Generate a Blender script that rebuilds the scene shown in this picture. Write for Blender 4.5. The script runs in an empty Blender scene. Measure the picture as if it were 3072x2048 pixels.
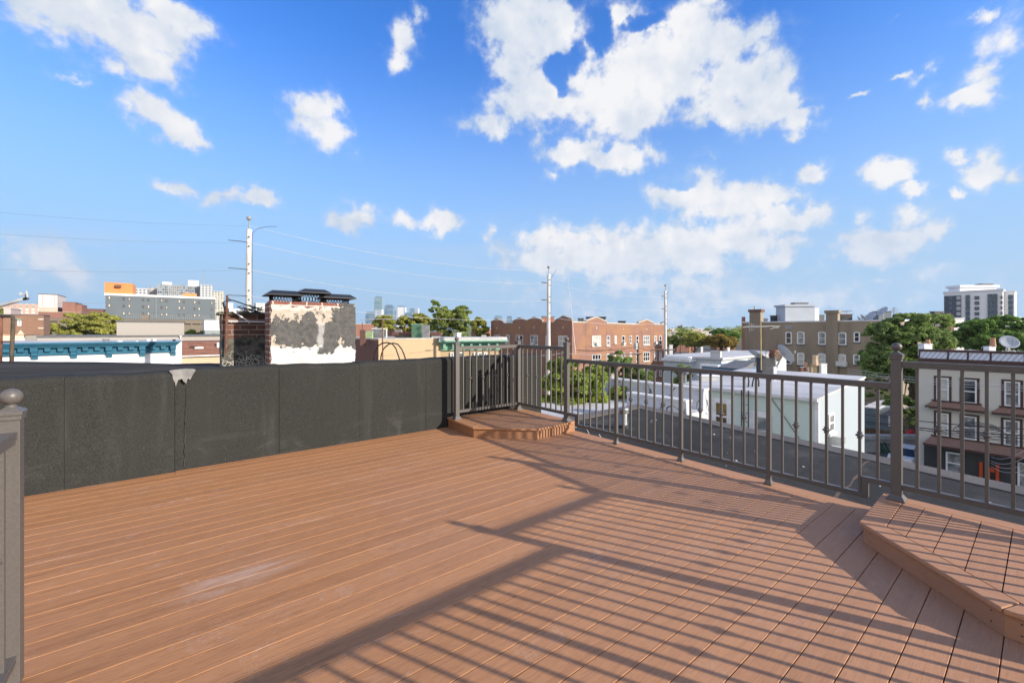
import bpy, bmesh, math, random
import numpy as np
from mathutils import Vector
R = math.radians
rnd = random.Random(11)
sc = bpy.context.scene
COL = sc.collection

# ------------------------------------------------------------------ survey of the place
# World: X runs along the parapet wall, Y away from it across the deck, Z up; deck top z = 0.
# F, CX, HY: the lens as measured (focal length, principal point) of the survey photograph.
F, CX, HY, CH = 1254.0, 1536.0, 990.0, 1.49
YAW = R(52)
SU, CU = math.sin(YAW), math.cos(YAW)
GZ = -10.0                                       # street level

ZO = {1: (0, 820, 3.36), 2: (640, 620, 3.136), 3: (1040, 820, 3.92), 4: (1400, 780, 3.5636),
      5: (1960, 780, 4.237), 6: (2450, 800, 3.7814), 10: (0, 1080, 3.267), 7: (2000, 1000, 3.4839), 8: (2500, 1000, 2.8007),
      9: (1280, 950, 3.92), 13: (2000, 1350, 2.194), 14: (1600, 1050, 3.92), 15: (2250, 1050, 3.074),
      20: (0, 820, 6.72), 21: (300, 820, 5.6), 22: (2100, 1050, 6.189), 23: (2560, 1180, 6.532),
      24: (1040, 940, 7.35), 25: (2640, 1020, 3.41), 0: (0, 0, 1.0)}

def q(k, X, Y):
    x, y, s = ZO[k]
    return x + X / s, y + Y / s

def dirn(px):
    a = (px - CX) / F
    return Vector((SU * a + CU, -CU * a + SU))

def at(px, py, d):                               # the point seen at (px, py), d metres in front
    p = dirn(px) * d
    return Vector((p.x, p.y, CH - (py - HY) * d / F))

def z_at(py, d):
    return CH - (py - HY) * d / F

# ------------------------------------------------------------------ objects
ORG = {}

def setp(o, label=None, cat=None, group=None, kind=None):
    if label: o['label'] = label
    if cat: o['category'] = cat
    if group: o['group'] = group
    if kind: o['kind'] = kind
    return o

def thing(name, label, cat, loc, group=None, kind=None):
    o = bpy.data.objects.new(name, None)
    o.empty_display_size = .2
    COL.objects.link(o)
    o.location = loc
    ORG[o.name] = Vector(loc)
    return setp(o, label, cat, group, kind)

class MB:
    def __init__(s):
        s.v, s.f = [], []
    def add(s, pts, faces):
        b = len(s.v)
        s.v += [tuple(p) for p in pts]
        s.f += [tuple(i + b for i in f) for f in faces]
    def hexa(s, b, t):
        s.add(list(b) + list(t), [(3, 2, 1, 0), (4, 5, 6, 7), (0, 1, 5, 4), (1, 2, 6, 5), (2, 3, 7, 6), (3, 0, 4, 7)])
    def box(s, x0, x1, y0, y1, z0, z1):
        s.hexa([(x0, y0, z0), (x1, y0, z0), (x1, y1, z0), (x0, y1, z0)],
               [(x0, y0, z1), (x1, y0, z1), (x1, y1, z1), (x0, y1, z1)])
    def loft(s, a, b):                           # two polygons of n points
        n = len(a)
        s.add(list(a) + list(b), [tuple(reversed(range(n))), tuple(range(n, 2 * n))] +
              [(i, (i + 1) % n, n + (i + 1) % n, n + i) for i in range(n)])
    def prism(s, poly, z0, z1):
        s.loft([(p[0], p[1], z0) for p in poly], [(p[0], p[1], z1) for p in poly])
    def tube(s, pts, r, n=6):
        pts = [Vector(p) for p in pts]
        rs = r if isinstance(r, (list, tuple)) else [r] * len(pts)
        rings = []
        up = Vector((0, 0, 1))
        for i, p in enumerate(pts):
            t = (pts[min(i + 1, len(pts) - 1)] - pts[max(i - 1, 0)]).normalized()
            ref = up if abs(t.z) < .9 else Vector((1, 0, 0))
            a = t.cross(ref).normalized(); b = t.cross(a).normalized()
            rings.append([p + (a * math.cos(2 * math.pi * k / n) + b * math.sin(2 * math.pi * k / n)) * rs[i] for k in range(n)])
        vs = [p for ring in rings for p in ring]
        fs = []
        for i in range(len(rings) - 1):
            for k in range(n):
                fs.append((i * n + k, i * n + (k + 1) % n, (i + 1) * n + (k + 1) % n, (i + 1) * n + k))
        fs.append(tuple(reversed(range(n)))); fs.append(tuple((len(rings) - 1) * n + k for k in range(n)))
        s.add(vs, fs)
    def lathe(s, c, prof, n=16, rot=0.0):        # prof: list of (radius, z)
        vs, fs = [], []
        for r, z in prof:
            for k in range(n):
                a = rot + 2 * math.pi * k / n
                vs.append((c[0] + r * math.cos(a), c[1] + r * math.sin(a), c[2] + z))
        for i in range(len(prof) - 1):
            for k in range(n):
                fs.append((i * n + k, i * n + (k + 1) % n, (i + 1) * n + (k + 1) % n, (i + 1) * n + k))
        fs.append(tuple(reversed(range(n)))); fs.append(tuple((len(prof) - 1) * n + k for k in range(n)))
        s.add(vs, fs)
    def build(s, name, m, parent=None, smooth=False, bevel=0, fix=True):
        me = bpy.data.meshes.new(name)
        if parent is not None:
            o = ORG[parent.name]
        else:
            xs = [p[0] for p in s.v]; ys = [p[1] for p in s.v]; zs = [p[2] for p in s.v]
            o = Vector(((min(xs) + max(xs)) / 2, (min(ys) + max(ys)) / 2, min(zs)))
        me.from_pydata([(p[0] - o[0], p[1] - o[1], p[2] - o[2]) for p in s.v], [], s.f)
        if fix:
            bm = bmesh.new(); bm.from_mesh(me)
            bmesh.ops.recalc_face_normals(bm, faces=bm.faces)
            bm.to_mesh(me); bm.free()
        me.materials.append(m)
        if smooth:
            for p in me.polygons: p.use_smooth = True
        ob = bpy.data.objects.new(name, me)
        COL.objects.link(ob)
        ORG[ob.name] = Vector(o)
        if parent is not None:
            ob.parent = parent
        else:
            ob.location = o
        if bevel:
            b = ob.modifiers.new('bevel', 'BEVEL'); b.width = bevel; b.segments = 2; b.limit_method = 'ANGLE'
        return ob
    def solo(s, name, m, label, cat, group=None, kind=None, **k):
        return setp(s.build(name, m, **k), label, cat, group, kind)

# ------------------------------------------------------------------ facades
class Fac:
    """A vertical facade through ground points p0, p1; q runs along it, o outwards (towards the deck), z up."""
    def __init__(s, p0, p1):
        s.p0 = Vector(p0); d = Vector(p1) - s.p0
        s.L = d.length; s.t = d / s.L
        s.n = Vector((s.t.y, -s.t.x))
        if s.n.dot(s.p0) > 0: s.n = -s.n
    def hit(s, px):
        D = dirn(px)
        # k*D = p0 + q*t
        det = D.x * -s.t.y + D.y * s.t.x
        k = (s.p0.x * -s.t.y + s.p0.y * s.t.x) / det
        return (D * k - s.p0).dot(s.t), k
    def Q(s, px): return s.hit(px)[0]
    def Z(s, px, py): return z_at(py, s.hit(px)[1])
    def qz(s, k, X, Y):
        px, py = q(k, X, Y); a, d = s.hit(px)
        return a, z_at(py, d)
    def rect(s, k, x0, x1, y0, y1):
        (a, _), (b, _) = s.qz(k, x0, y0), s.qz(k, x1, y1)
        xm = (x0 + x1) / 2
        return min(a, b), max(a, b), s.qz(k, xm, y1)[1], s.qz(k, xm, y0)[1]
    def P(s, a, o, z):
        p = s.p0 + s.t * a + s.n * o
        return Vector((p.x, p.y, z))
    def box(s, mb, q0, q1, z0, z1, o0, o1):
        mb.hexa([s.P(q0, o0, z0), s.P(q1, o0, z0), s.P(q1, o1, z0), s.P(q0, o1, z0)],
                [s.P(q0, o0, z1), s.P(q1, o0, z1), s.P(q1, o1, z1), s.P(q0, o1, z1)])
    def poly(s, mb, pts, o0, o1):
        mb.loft([s.P(a, o0, z) for a, z in pts], [s.P(a, o1, z) for a, z in pts])

def FU(U, pa, pb):
    def v(px):
        D = dirn(px); return D.y / D.x * U
    return Fac((U, v(pa)), (U, v(pb)))

def FV(V, pa, pb):
    def u(px):
        D = dirn(px); return D.x / D.y * V
    return Fac((u(pa), V), (u(pb), V))

# ------------------------------------------------------------------ materials
def new_mat(name):
    m = bpy.data.materials.new(name); m.use_nodes = True
    nt = m.node_tree
    return m, nt, nt.nodes['Principled BSDF']

def nd(nt, t, **kw):
    n = nt.nodes.new(t)
    for k, v in kw.items(): setattr(n, k, v)
    return n

def lk(nt, a, b): nt.links.new(a, b)

def mth(nt, op, a, b=None, c=None, clamp=False):
    n = nt.nodes.new('ShaderNodeMath'); n.operation = op; n.use_clamp = clamp
    for i, x in enumerate((a, b, c)):
        if x is None: continue
        if isinstance(x, (int, float)): n.inputs[i].default_value = x
        else: nt.links.new(x, n.inputs[i])
    return n.outputs[0]

def mixc(nt, fac, a, b, mode='MIX'):
    n = nt.nodes.new('ShaderNodeMix'); n.data_type = 'RGBA'; n.blend_type = mode
    for i, x in ((0, fac), (6, a), (7, b)):
        if isinstance(x, (int, float)): n.inputs[i].default_value = x
        elif isinstance(x, (tuple, list)): n.inputs[i].default_value = (*x[:3], 1)
        else: nt.links.new(x, n.inputs[i])
    return n.outputs[2]

def rampf(nt, x, lo, hi):
    n = nt.nodes.new('ShaderNodeMapRange'); n.interpolation_type = 'SMOOTHSTEP'
    nt.links.new(x, n.inputs[0])
    n.inputs[1].default_value = lo; n.inputs[2].default_value = hi
    return n.outputs[0]

def wpos(nt, scale=None):
    g = nt.nodes.new('ShaderNodeNewGeometry')
    if scale is None: return g.outputs['Position']
    m = nt.nodes.new('ShaderNodeVectorMath'); m.operation = 'MULTIPLY'
    nt.links.new(g.outputs['Position'], m.inputs[0]); m.inputs[1].default_value = scale
    return m.outputs[0]

def noise(nt, vec, scale, detail=4, rough=.55, dist=0):
    n = nt.nodes.new('ShaderNodeTexNoise')
    nt.links.new(vec, n.inputs['Vector'])
    n.inputs['Scale'].default_value = scale; n.inputs['Detail'].default_value = detail
    n.inputs['Roughness'].default_value = rough; n.inputs['Distortion'].default_value = dist
    return n.outputs['Fac']

def bump(nt, h, strength, dist, bsdf):
    b = nt.nodes.new('ShaderNodeBump'); b.inputs['Strength'].default_value = strength
    b.inputs['Distance'].default_value = dist
    nt.links.new(h, b.inputs['Height']); nt.links.new(b.outputs[0], bsdf.inputs['Normal'])

def wall_uv(nt):                                  # (x + y, z): runs along any axis-aligned wall
    g = nt.nodes.new('ShaderNodeNewGeometry')
    s = nt.nodes.new('ShaderNodeSeparateXYZ'); nt.links.new(g.outputs['Position'], s.inputs[0])
    c = nt.nodes.new('ShaderNodeCombineXYZ')
    h = mth(nt, 'ADD', s.outputs[0], s.outputs[1])
    nt.links.new(h, c.inputs[0]); nt.links.new(s.outputs[2], c.inputs[1])
    return c.outputs[0], h, s.outputs[2]

def tex(name, c1, c2, scale=3.0, rough=.75, stretch=(1, 1, 1), detail=5, lo=.3, hi=.7, bmp=0, bdist=.01, spec=.3, metal=0, fine=0):
    m, nt, b = new_mat(name)
    v = wpos(nt, stretch)
    n = noise(nt, v, scale, detail)
    col = mixc(nt, rampf(nt, n, lo, hi), c1, c2)
    if fine:
        n2 = noise(nt, v, scale * 14, 2)
        col = mixc(nt, mth(nt, 'MULTIPLY', rampf(nt, n2, .35, .75), fine), col, tuple(x * .45 for x in c1))
    lk(nt, col, b.inputs['Base Color'])
    b.inputs['Roughness'].default_value = rough; b.inputs['Metallic'].default_value = metal
    b.inputs['Specular IOR Level'].default_value = spec
    if bmp: bump(nt, noise(nt, v, scale * 6, 4), bmp, bdist, b)
    return m

def brick(name, c1, c2, mortar, bw=.215, bh=.075, stain=(.08, .06, .05), samt=.5, sscale=.35, tint=None):
    m, nt, b = new_mat(name)
    v, h, z = wall_uv(nt)
    t = nt.nodes.new('ShaderNodeTexBrick'); nt.links.new(v, t.inputs['Vector'])
    t.inputs['Color1'].default_value = (*c1, 1); t.inputs['Color2'].default_value = (*c2, 1)
    t.inputs['Mortar'].default_value = (*mortar, 1); t.inputs['Scale'].default_value = 1
    t.inputs['Brick Width'].default_value = bw; t.inputs['Row Height'].default_value = bh
    t.inputs['Mortar Size'].default_value = .008; t.inputs['Bias'].default_value = 0
    n = noise(nt, wpos(nt, (1, 1, .45)), sscale * 2, 6)
    col = mixc(nt, mth(nt, 'MULTIPLY', rampf(nt, n, .45, .75), samt), t.outputs['Color'], stain)
    if tint:
        n2 = noise(nt, wpos(nt), sscale * 1.3, 3)
        col = mixc(nt, mth(nt, 'MULTIPLY', rampf(nt, n2, .4, .65), .55), col, tint)
    lk(nt, col, b.inputs['Base Color']); b.inputs['Roughness'].default_value = .85
    bump(nt, t.outputs['Fac'], .3, -.01, b)
    return m

def siding(name, c, pitch=.11, line=.45, dirt=.12, dirtc=(.3, .3, .28), rough=.5):
    m, nt, b = new_mat(name)
    v, h, z = wall_uv(nt)
    fr = mth(nt, 'FRACT', mth(nt, 'DIVIDE', z, pitch))
    ln = mth(nt, 'LESS_THAN', fr, .13)
    n = noise(nt, wpos(nt, (1, 1, .3)), .8, 5)
    col = mixc(nt, mth(nt, 'MULTIPLY', rampf(nt, n, .4, .8), dirt), c, dirtc)
    col = mixc(nt, mth(nt, 'MULTIPLY', ln, line), col, tuple(x * .35 for x in c))
    lk(nt, col, b.inputs['Base Color']); b.inputs['Roughness'].default_value = rough
    bump(nt, fr, .5, -.012, b)
    return m

def grid(name, wall, glass, sx, sz, fx, fz, ox=0.0, oz=0.0, glass2=None):   # far facades: windows in a regular grid
    m, nt, b = new_mat(name)
    v, h, z = wall_uv(nt)
    hx = mth(nt, 'DIVIDE', mth(nt, 'ADD', h, ox), sx); hz = mth(nt, 'DIVIDE', mth(nt, 'ADD', z, oz), sz)
    a = mth(nt, 'LESS_THAN', mth(nt, 'FRACT', hx), fx); c = mth(nt, 'LESS_THAN', mth(nt, 'FRACT', hz), fz)
    k = mth(nt, 'MULTIPLY', a, c)
    g = glass
    if glass2:
        cx = nt.nodes.new('ShaderNodeCombineXYZ')
        nt.links.new(mth(nt, 'FLOOR', hx), cx.inputs[0]); nt.links.new(mth(nt, 'FLOOR', hz), cx.inputs[1])
        wn = nt.nodes.new('ShaderNodeTexWhiteNoise'); nt.links.new(cx.outputs[0], wn.inputs['Vector'])
        g = mixc(nt, rampf(nt, wn.outputs['Value'], .4, .6), glass, glass2)
    lk(nt, mixc(nt, k, wall, g), b.inputs['Base Color'])
    lk(nt, mth(nt, 'SUBTRACT', .75, mth(nt, 'MULTIPLY', k, .6)), b.inputs['Roughness'])
    return m

def flat(name, c, rough=.6, metal=0, spec=.4):
    return tex(name, c, tuple(min(1, x * .8) for x in c), 2.5, rough, metal=metal, spec=spec)

def glassm(name, c, c2=None, rough=.06):
    m, nt, b = new_mat(name)
    n = noise(nt, wpos(nt), 1.7, 3)
    lk(nt, mixc(nt, rampf(nt, n, .4, .6), c, c2 or tuple(x * .5 for x in c)), b.inputs['Base Color'])
    b.inputs['Roughness'].default_value = rough; b.inputs['Specular IOR Level'].default_value = .6
    return m

def leafm(name, c, dark, light):
    m, nt, b = new_mat(name)
    n1 = noise(nt, wpos(nt), .55, 3); n2 = noise(nt, wpos(nt), 7.0, 2)
    col = mixc(nt, rampf(nt, n1, .35, .65), dark, c)
    col = mixc(nt, mth(nt, 'MULTIPLY', rampf(nt, n2, .45, .75), .6), col, light)
    lk(nt, col, b.inputs['Base Color']); b.inputs['Roughness'].default_value = .55
    b.inputs['Specular IOR Level'].default_value = .25
    tr = nt.nodes.new('ShaderNodeBsdfTranslucent'); lk(nt, col, tr.inputs['Color'])
    mx = nt.nodes.new('ShaderNodeMixShader'); mx.inputs[0].default_value = .5
    lk(nt, b.outputs[0], mx.inputs[1]); lk(nt, tr.outputs[0], mx.inputs[2])
    lk(nt, mx.outputs[0], nt.nodes['Material Output'].inputs['Surface'])
    return m

M = {}
M['white'] = flat('white_paint', (.78, .79, .8), .5)
M['white_dull'] = tex('weathered_white', (.7, .7, .7), (.5, .5, .5), 1.2, .7)
M['grey'] = flat('grey_paint', (.3, .31, .32))
M['lightgrey'] = flat('light_grey', (.5, .51, .52))
M['dark'] = tex('dark_bitumen', (.035, .037, .042), (.06, .062, .066), 1.5, .8, fine=.4)
M['black'] = flat('black_metal', (.02, .02, .022), .5)
M['coping'] = flat('coping_metal', (.11, .11, .115), .5)
M['galv'] = tex('galvanised_steel', (.40, .41, .42), (.28, .29, .3), 6, .35, metal=.8)
M['rust'] = tex('rusty_iron', (.12, .05, .035), (.2, .1, .07), 14, .85)
M['terra'] = tex('terracotta', (.42, .2, .11), (.5, .3, .18), 6, .8)
M['glass'] = glassm('window_glass', (.03, .04, .05))
M['glass_blind'] = glassm('glass_with_blind', (.42, .41, .36), (.5, .5, .46), .15)
M['glass_half'] = glassm('glass_with_curtain', (.12, .14, .15), (.3, .31, .3), .1)
M['glass_blue'] = glassm('blue_glass', (.03, .085, .14), (.02, .05, .085), .15)
M['roofwhite'] = tex('white_roof_coating', (.66, .655, .65), (.44, .44, .44), .6, .65, detail=9, stretch=(1, .45, 1), fine=.2)
M['roofdark'] = M['dark']
M['stone'] = tex('pale_stone', (.55, .5, .42), (.42, .38, .32), 3)
M['ac'] = flat('ac_plastic', (.6, .6, .58), .5)

def boxes(name, m, parent, *bs, **k):
    mb = MB()
    for b in bs: mb.box(*b)
    return mb.build(name, m, parent, **k)

# ------------------------------------------------------------------ buildings
def block(fac, depth, z0, z1, q0=None, q1=None, o=0.0):
    q0 = 0 if q0 is None else q0; q1 = fac.L if q1 is None else q1
    a, b = fac.p0 + fac.t * q0 + fac.n * o, fac.p0 + fac.t * q1 + fac.n * o
    return [tuple(a), tuple(b), tuple(b - fac.n * depth), tuple(a - fac.n * depth)]

def building(name, label, cat, fac, depth, ztop, wall, roof=None, z0=GZ, group=None, over=.06, rt=.1, q0=None, q1=None, o=0.0):
    fp = block(fac, depth, z0, ztop, q0, q1, o)
    c = Vector((sum(p[0] for p in fp) / 4, sum(p[1] for p in fp) / 4, z0))
    root = thing(name, label, cat, c, group)
    mb = MB(); mb.prism(fp, z0, ztop); mb.build('wall', wall, root)
    if roof is not None:
        cx, cy = c.x, c.y
        mb = MB()
        a = 0 if q0 is None else q0; b = fac.L if q1 is None else q1
        mb.prism([tuple(fac.P(a - over, o + over, 0))[:2], tuple(fac.P(b + over, o + over, 0))[:2],
                  tuple(fac.P(b + over, o - depth - over, 0))[:2], tuple(fac.P(a - over, o - depth - over, 0))[:2]], ztop, ztop + rt)
        mb.build('roof', roof, root)
    return root

def window(fac, root, r, frame, pane, fw=.06, sill=None, sash=True, mull=0, o=.05, trim=None, ac=False, po=.015):
    q0, q1, z0, z1 = r
    mb = MB()
    if trim is not None:
        t = MB(); w = fw * 1.5
        fac.box(t, q0 - w, q0, z0 - w, z1 + w, -.02, o * .8); fac.box(t, q1, q1 + w, z0 - w, z1 + w, -.02, o * .8)
        fac.box(t, q0, q1, z1, z1 + w, -.02, o * .8); fac.box(t, q0, q1, z0 - w, z0, -.02, o * .8)
    fac.box(mb, q0, q0 + fw, z0, z1, -.02, o); fac.box(mb, q1 - fw, q1, z0, z1, -.02, o)
    edges = [q0 + fw] + [q0 + (q1 - q0) * (i + 1) / (mull + 1) for i in range(mull)] + [q1 - fw]
    h = fw * .45
    for i in range(mull):
        c = edges[i + 1]; fac.box(mb, c - h, c + h, z0, z1, -.02, o * .98)
    for i in range(mull + 1):
        a = edges[i] + (h if i else 0); b = edges[i + 1] - (h if i < mull else 0)
        fac.box(mb, a, b, z0, z0 + fw, -.02, o); fac.box(mb, a, b, z1 - fw, z1, -.02, o)
        if sash:
            zm = (z0 + z1) / 2; fac.box(mb, a, b, zm - h, zm + h, -.02, o * .9)
    w = mb.build('window', frame, root)
    p = MB(); fac.box(p, q0 + fw * .9, q1 - fw * .9, z0 + fw * .9, z1 - fw * .9, -.02, po); p.build('pane', pane, w)
    if trim is not None: t.build('trim', trim, w)
    if sill is not None:
        s = MB(); fac.box(s, q0 - fw, q1 + fw, z0 - .14, z0 - .001, -.02, o + .07); s.build('sill', sill, w)
    if ac:
        s = MB(); m = (q0 + q1) / 2; fac.box(s, m - .3, m + .3, z0 + fw, z0 + fw + .4, .016, .36); s.build('air_conditioner', M['ac'], w)
    return w

def arch_window(fac, root, r, frame, pane, sill, fw=.09):
    q0, q1, z0, z1 = r
    def outline(i):
        a, b, lo, hi = q0 + i, q1 - i, z0 + i, z1 - i
        rise = .12 * (b - a); pts = [(a, lo), (b, lo)]
        for k in range(9):
            t = k / 8; pts.append((b + (a - b) * t, hi - rise + rise * math.sin(math.pi * t)))
        return pts
    mb = MB()
    O, I = outline(0), outline(fw)
    n = len(O)
    for k in range(n):                            # a ring of blocks
        a, b = O[k], O[(k + 1) % n]; c, d = I[(k + 1) % n], I[k]
        fac.poly(mb, [a, b, c, d], -.02, .05)
    zm = z0 + (z1 - z0) * .5
    fac.box(mb, q0 + fw, q1 - fw, zm - .03, zm + .03, -.02, .045)
    w = mb.build('window', frame, root)
    p = MB(); fac.poly(p, outline(fw * .95), -.02, .015); p.build('pane', pane, w)
    s = MB(); fac.box(s, q0 - .08, q1 + .08, z0 - .16, z0 - .001, -.02, .12); s.build('sill', sill, w)
    return w

# ------------------------------------------------------------------ foliage
nrng = np.random.default_rng(5)

def leaf_mesh(name, m, parent, clumps, per, size, flatten=.75, org=None):
    """clumps: (x, y, z, r). Small bent leaf quads over and inside each clump."""
    V = []
    for (cx, cy, cz, r) in clumps:
        n = int(per)
        d = nrng.normal(size=(n, 3)); d /= np.linalg.norm(d, axis=1)[:, None]
        d[:, 2] = np.where(d[:, 2] < -.35, -d[:, 2] * .6, d[:, 2])
        rr = r * (.45 + .6 * nrng.random(n) ** .6)
        c = np.array([cx, cy, cz]) + d * rr[:, None] * np.array([1, 1, flatten])
        nn = d * .8 + nrng.normal(size=(n, 3)) * .55; nn /= np.linalg.norm(nn, axis=1)[:, None]
        a = np.cross(nn, nrng.normal(size=(n, 3))); a /= np.linalg.norm(a, axis=1)[:, None]
        b = np.cross(nn, a)
        s = size * (.55 + .8 * nrng.random(n))[:, None]
        V.append(np.stack([c - a * s, c - b * s * .5 + nn * s * .12, c + a * s, c + b * s * .5 + nn * s * .12], axis=1))
    V = np.concatenate(V)
    nq = len(V); v = V.reshape(-1, 3) - np.array(org)
    me = bpy.data.meshes.new(name)
    me.vertices.add(nq * 4); me.vertices.foreach_set('co', v.astype(np.float32).ravel())
    me.loops.add(nq * 4); me.loops.foreach_set('vertex_index', np.arange(nq * 4, dtype=np.int32))
    me.polygons.add(nq); me.polygons.foreach_set('loop_start', np.arange(0, nq * 4, 4, dtype=np.int32))
    me.polygons.foreach_set('loop_total', np.full(nq, 4, dtype=np.int32))
    me.update(calc_edges=True)
    me.materials.append(m)
    ob = bpy.data.objects.new(name, me); COL.objects.link(ob)
    ORG[ob.name] = Vector(org)
    if parent is not None: ob.parent = parent
    else: ob.location = org
    return ob

M['bark'] = tex('bark', (.09, .07, .055), (.05, .04, .03), 5, .9, stretch=(1, 1, .3))

def tree(name, label, masses, leafmat, base=None, nclump=60, per=150, size=.16, cr=.26, group=None, cat='tree', seed=1, trunk_r=.22):
    """masses: list of (centre Vector, rx, ry, rz) ellipsoids that make the crown."""
    rg = random.Random(seed)
    if base is None:
        c = masses[0][0]; base = Vector((c.x, c.y, GZ))
    root = thing(name, label, cat, base, group)
    vol = [m[1] * m[2] * m[3] for m in masses]; tot = sum(v ** .67 for v in vol)
    clumps = []
    for (c, rx, ry, rz), v in zip(masses, vol):
        k = max(6, int(nclump * v ** .67 / tot))
        for _ in range(k):
            d = Vector((rg.gauss(0, 1), rg.gauss(0, 1), rg.gauss(0, 1) + .25)).normalized()
            f = .45 + .5 * rg.random() ** .5
            p = c + Vector((d.x * rx * f, d.y * ry * f, d.z * rz * f))
            clumps.append((p.x, p.y, p.z, (rx * ry * rz) ** (1 / 3) * cr * rg.uniform(.7, 1.3)))
    tr = MB()
    c0 = masses[0][0]; top = Vector((c0.x, c0.y, c0.z - masses[0][3] * .2))
    mid = base.lerp(top, .55) + Vector((.1, -.1, 0))
    tr.tube([base, mid, top], [trunk_r, trunk_r * .75, trunk_r * .45], 8)
    t = tr.build('trunk', M['bark'], root, smooth=True)
    lb = MB()
    for i in range(0, len(clumps), max(1, len(clumps) // 22)):
        p = Vector(clumps[i][:3]); s = mid.lerp(top, rg.random())
        k = s.lerp(p, .5) + Vector((0, 0, .15))
        lb.tube([s, k, p], [trunk_r * .35, trunk_r * .22, trunk_r * .08], 5)
    lb.build('limb', M['bark'], root, smooth=True)
    leaf_mesh('crown', leafmat, root, clumps, per, size, org=tuple(base))
    return root

def cm(px, py, d, rx, rz, ry=None):               # crown mass from survey: rx, rz in survey pixels
    return (at(px, py, d), rx * d / F, (ry or rx) * d / F, rz * d / F)

def sagline(p, r_, sag, n=18):
    a, b = Vector(p), Vector(r_)
    return [a.lerp(b, i / n) - Vector((0, 0, 4 * sag * (i / n) * (1 - i / n))) for i in range(n + 1)]
SUN_E = 4.0
EXPO = 0.8
SKY_S = .1
K_ = 1 / (SKY_S * 2 ** EXPO)
SKY_TINT = (.36, .95, 1.78)
SKY_SAT = 1.0
SKY_LOW = (.41 * K_, .625 * K_, .87 * K_)
CLOUD_LO = (.57 * K_, .67 * K_, .82 * K_)
CLOUD_HI = (.93 * K_, .93 * K_, .95 * K_)
CLOUD_FILL = (1.3 * K_, 1.2 * K_, 1.1 * K_)
COVER = (.34, .55)
OVERHEAD = .12
HAZE = .00008
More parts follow.
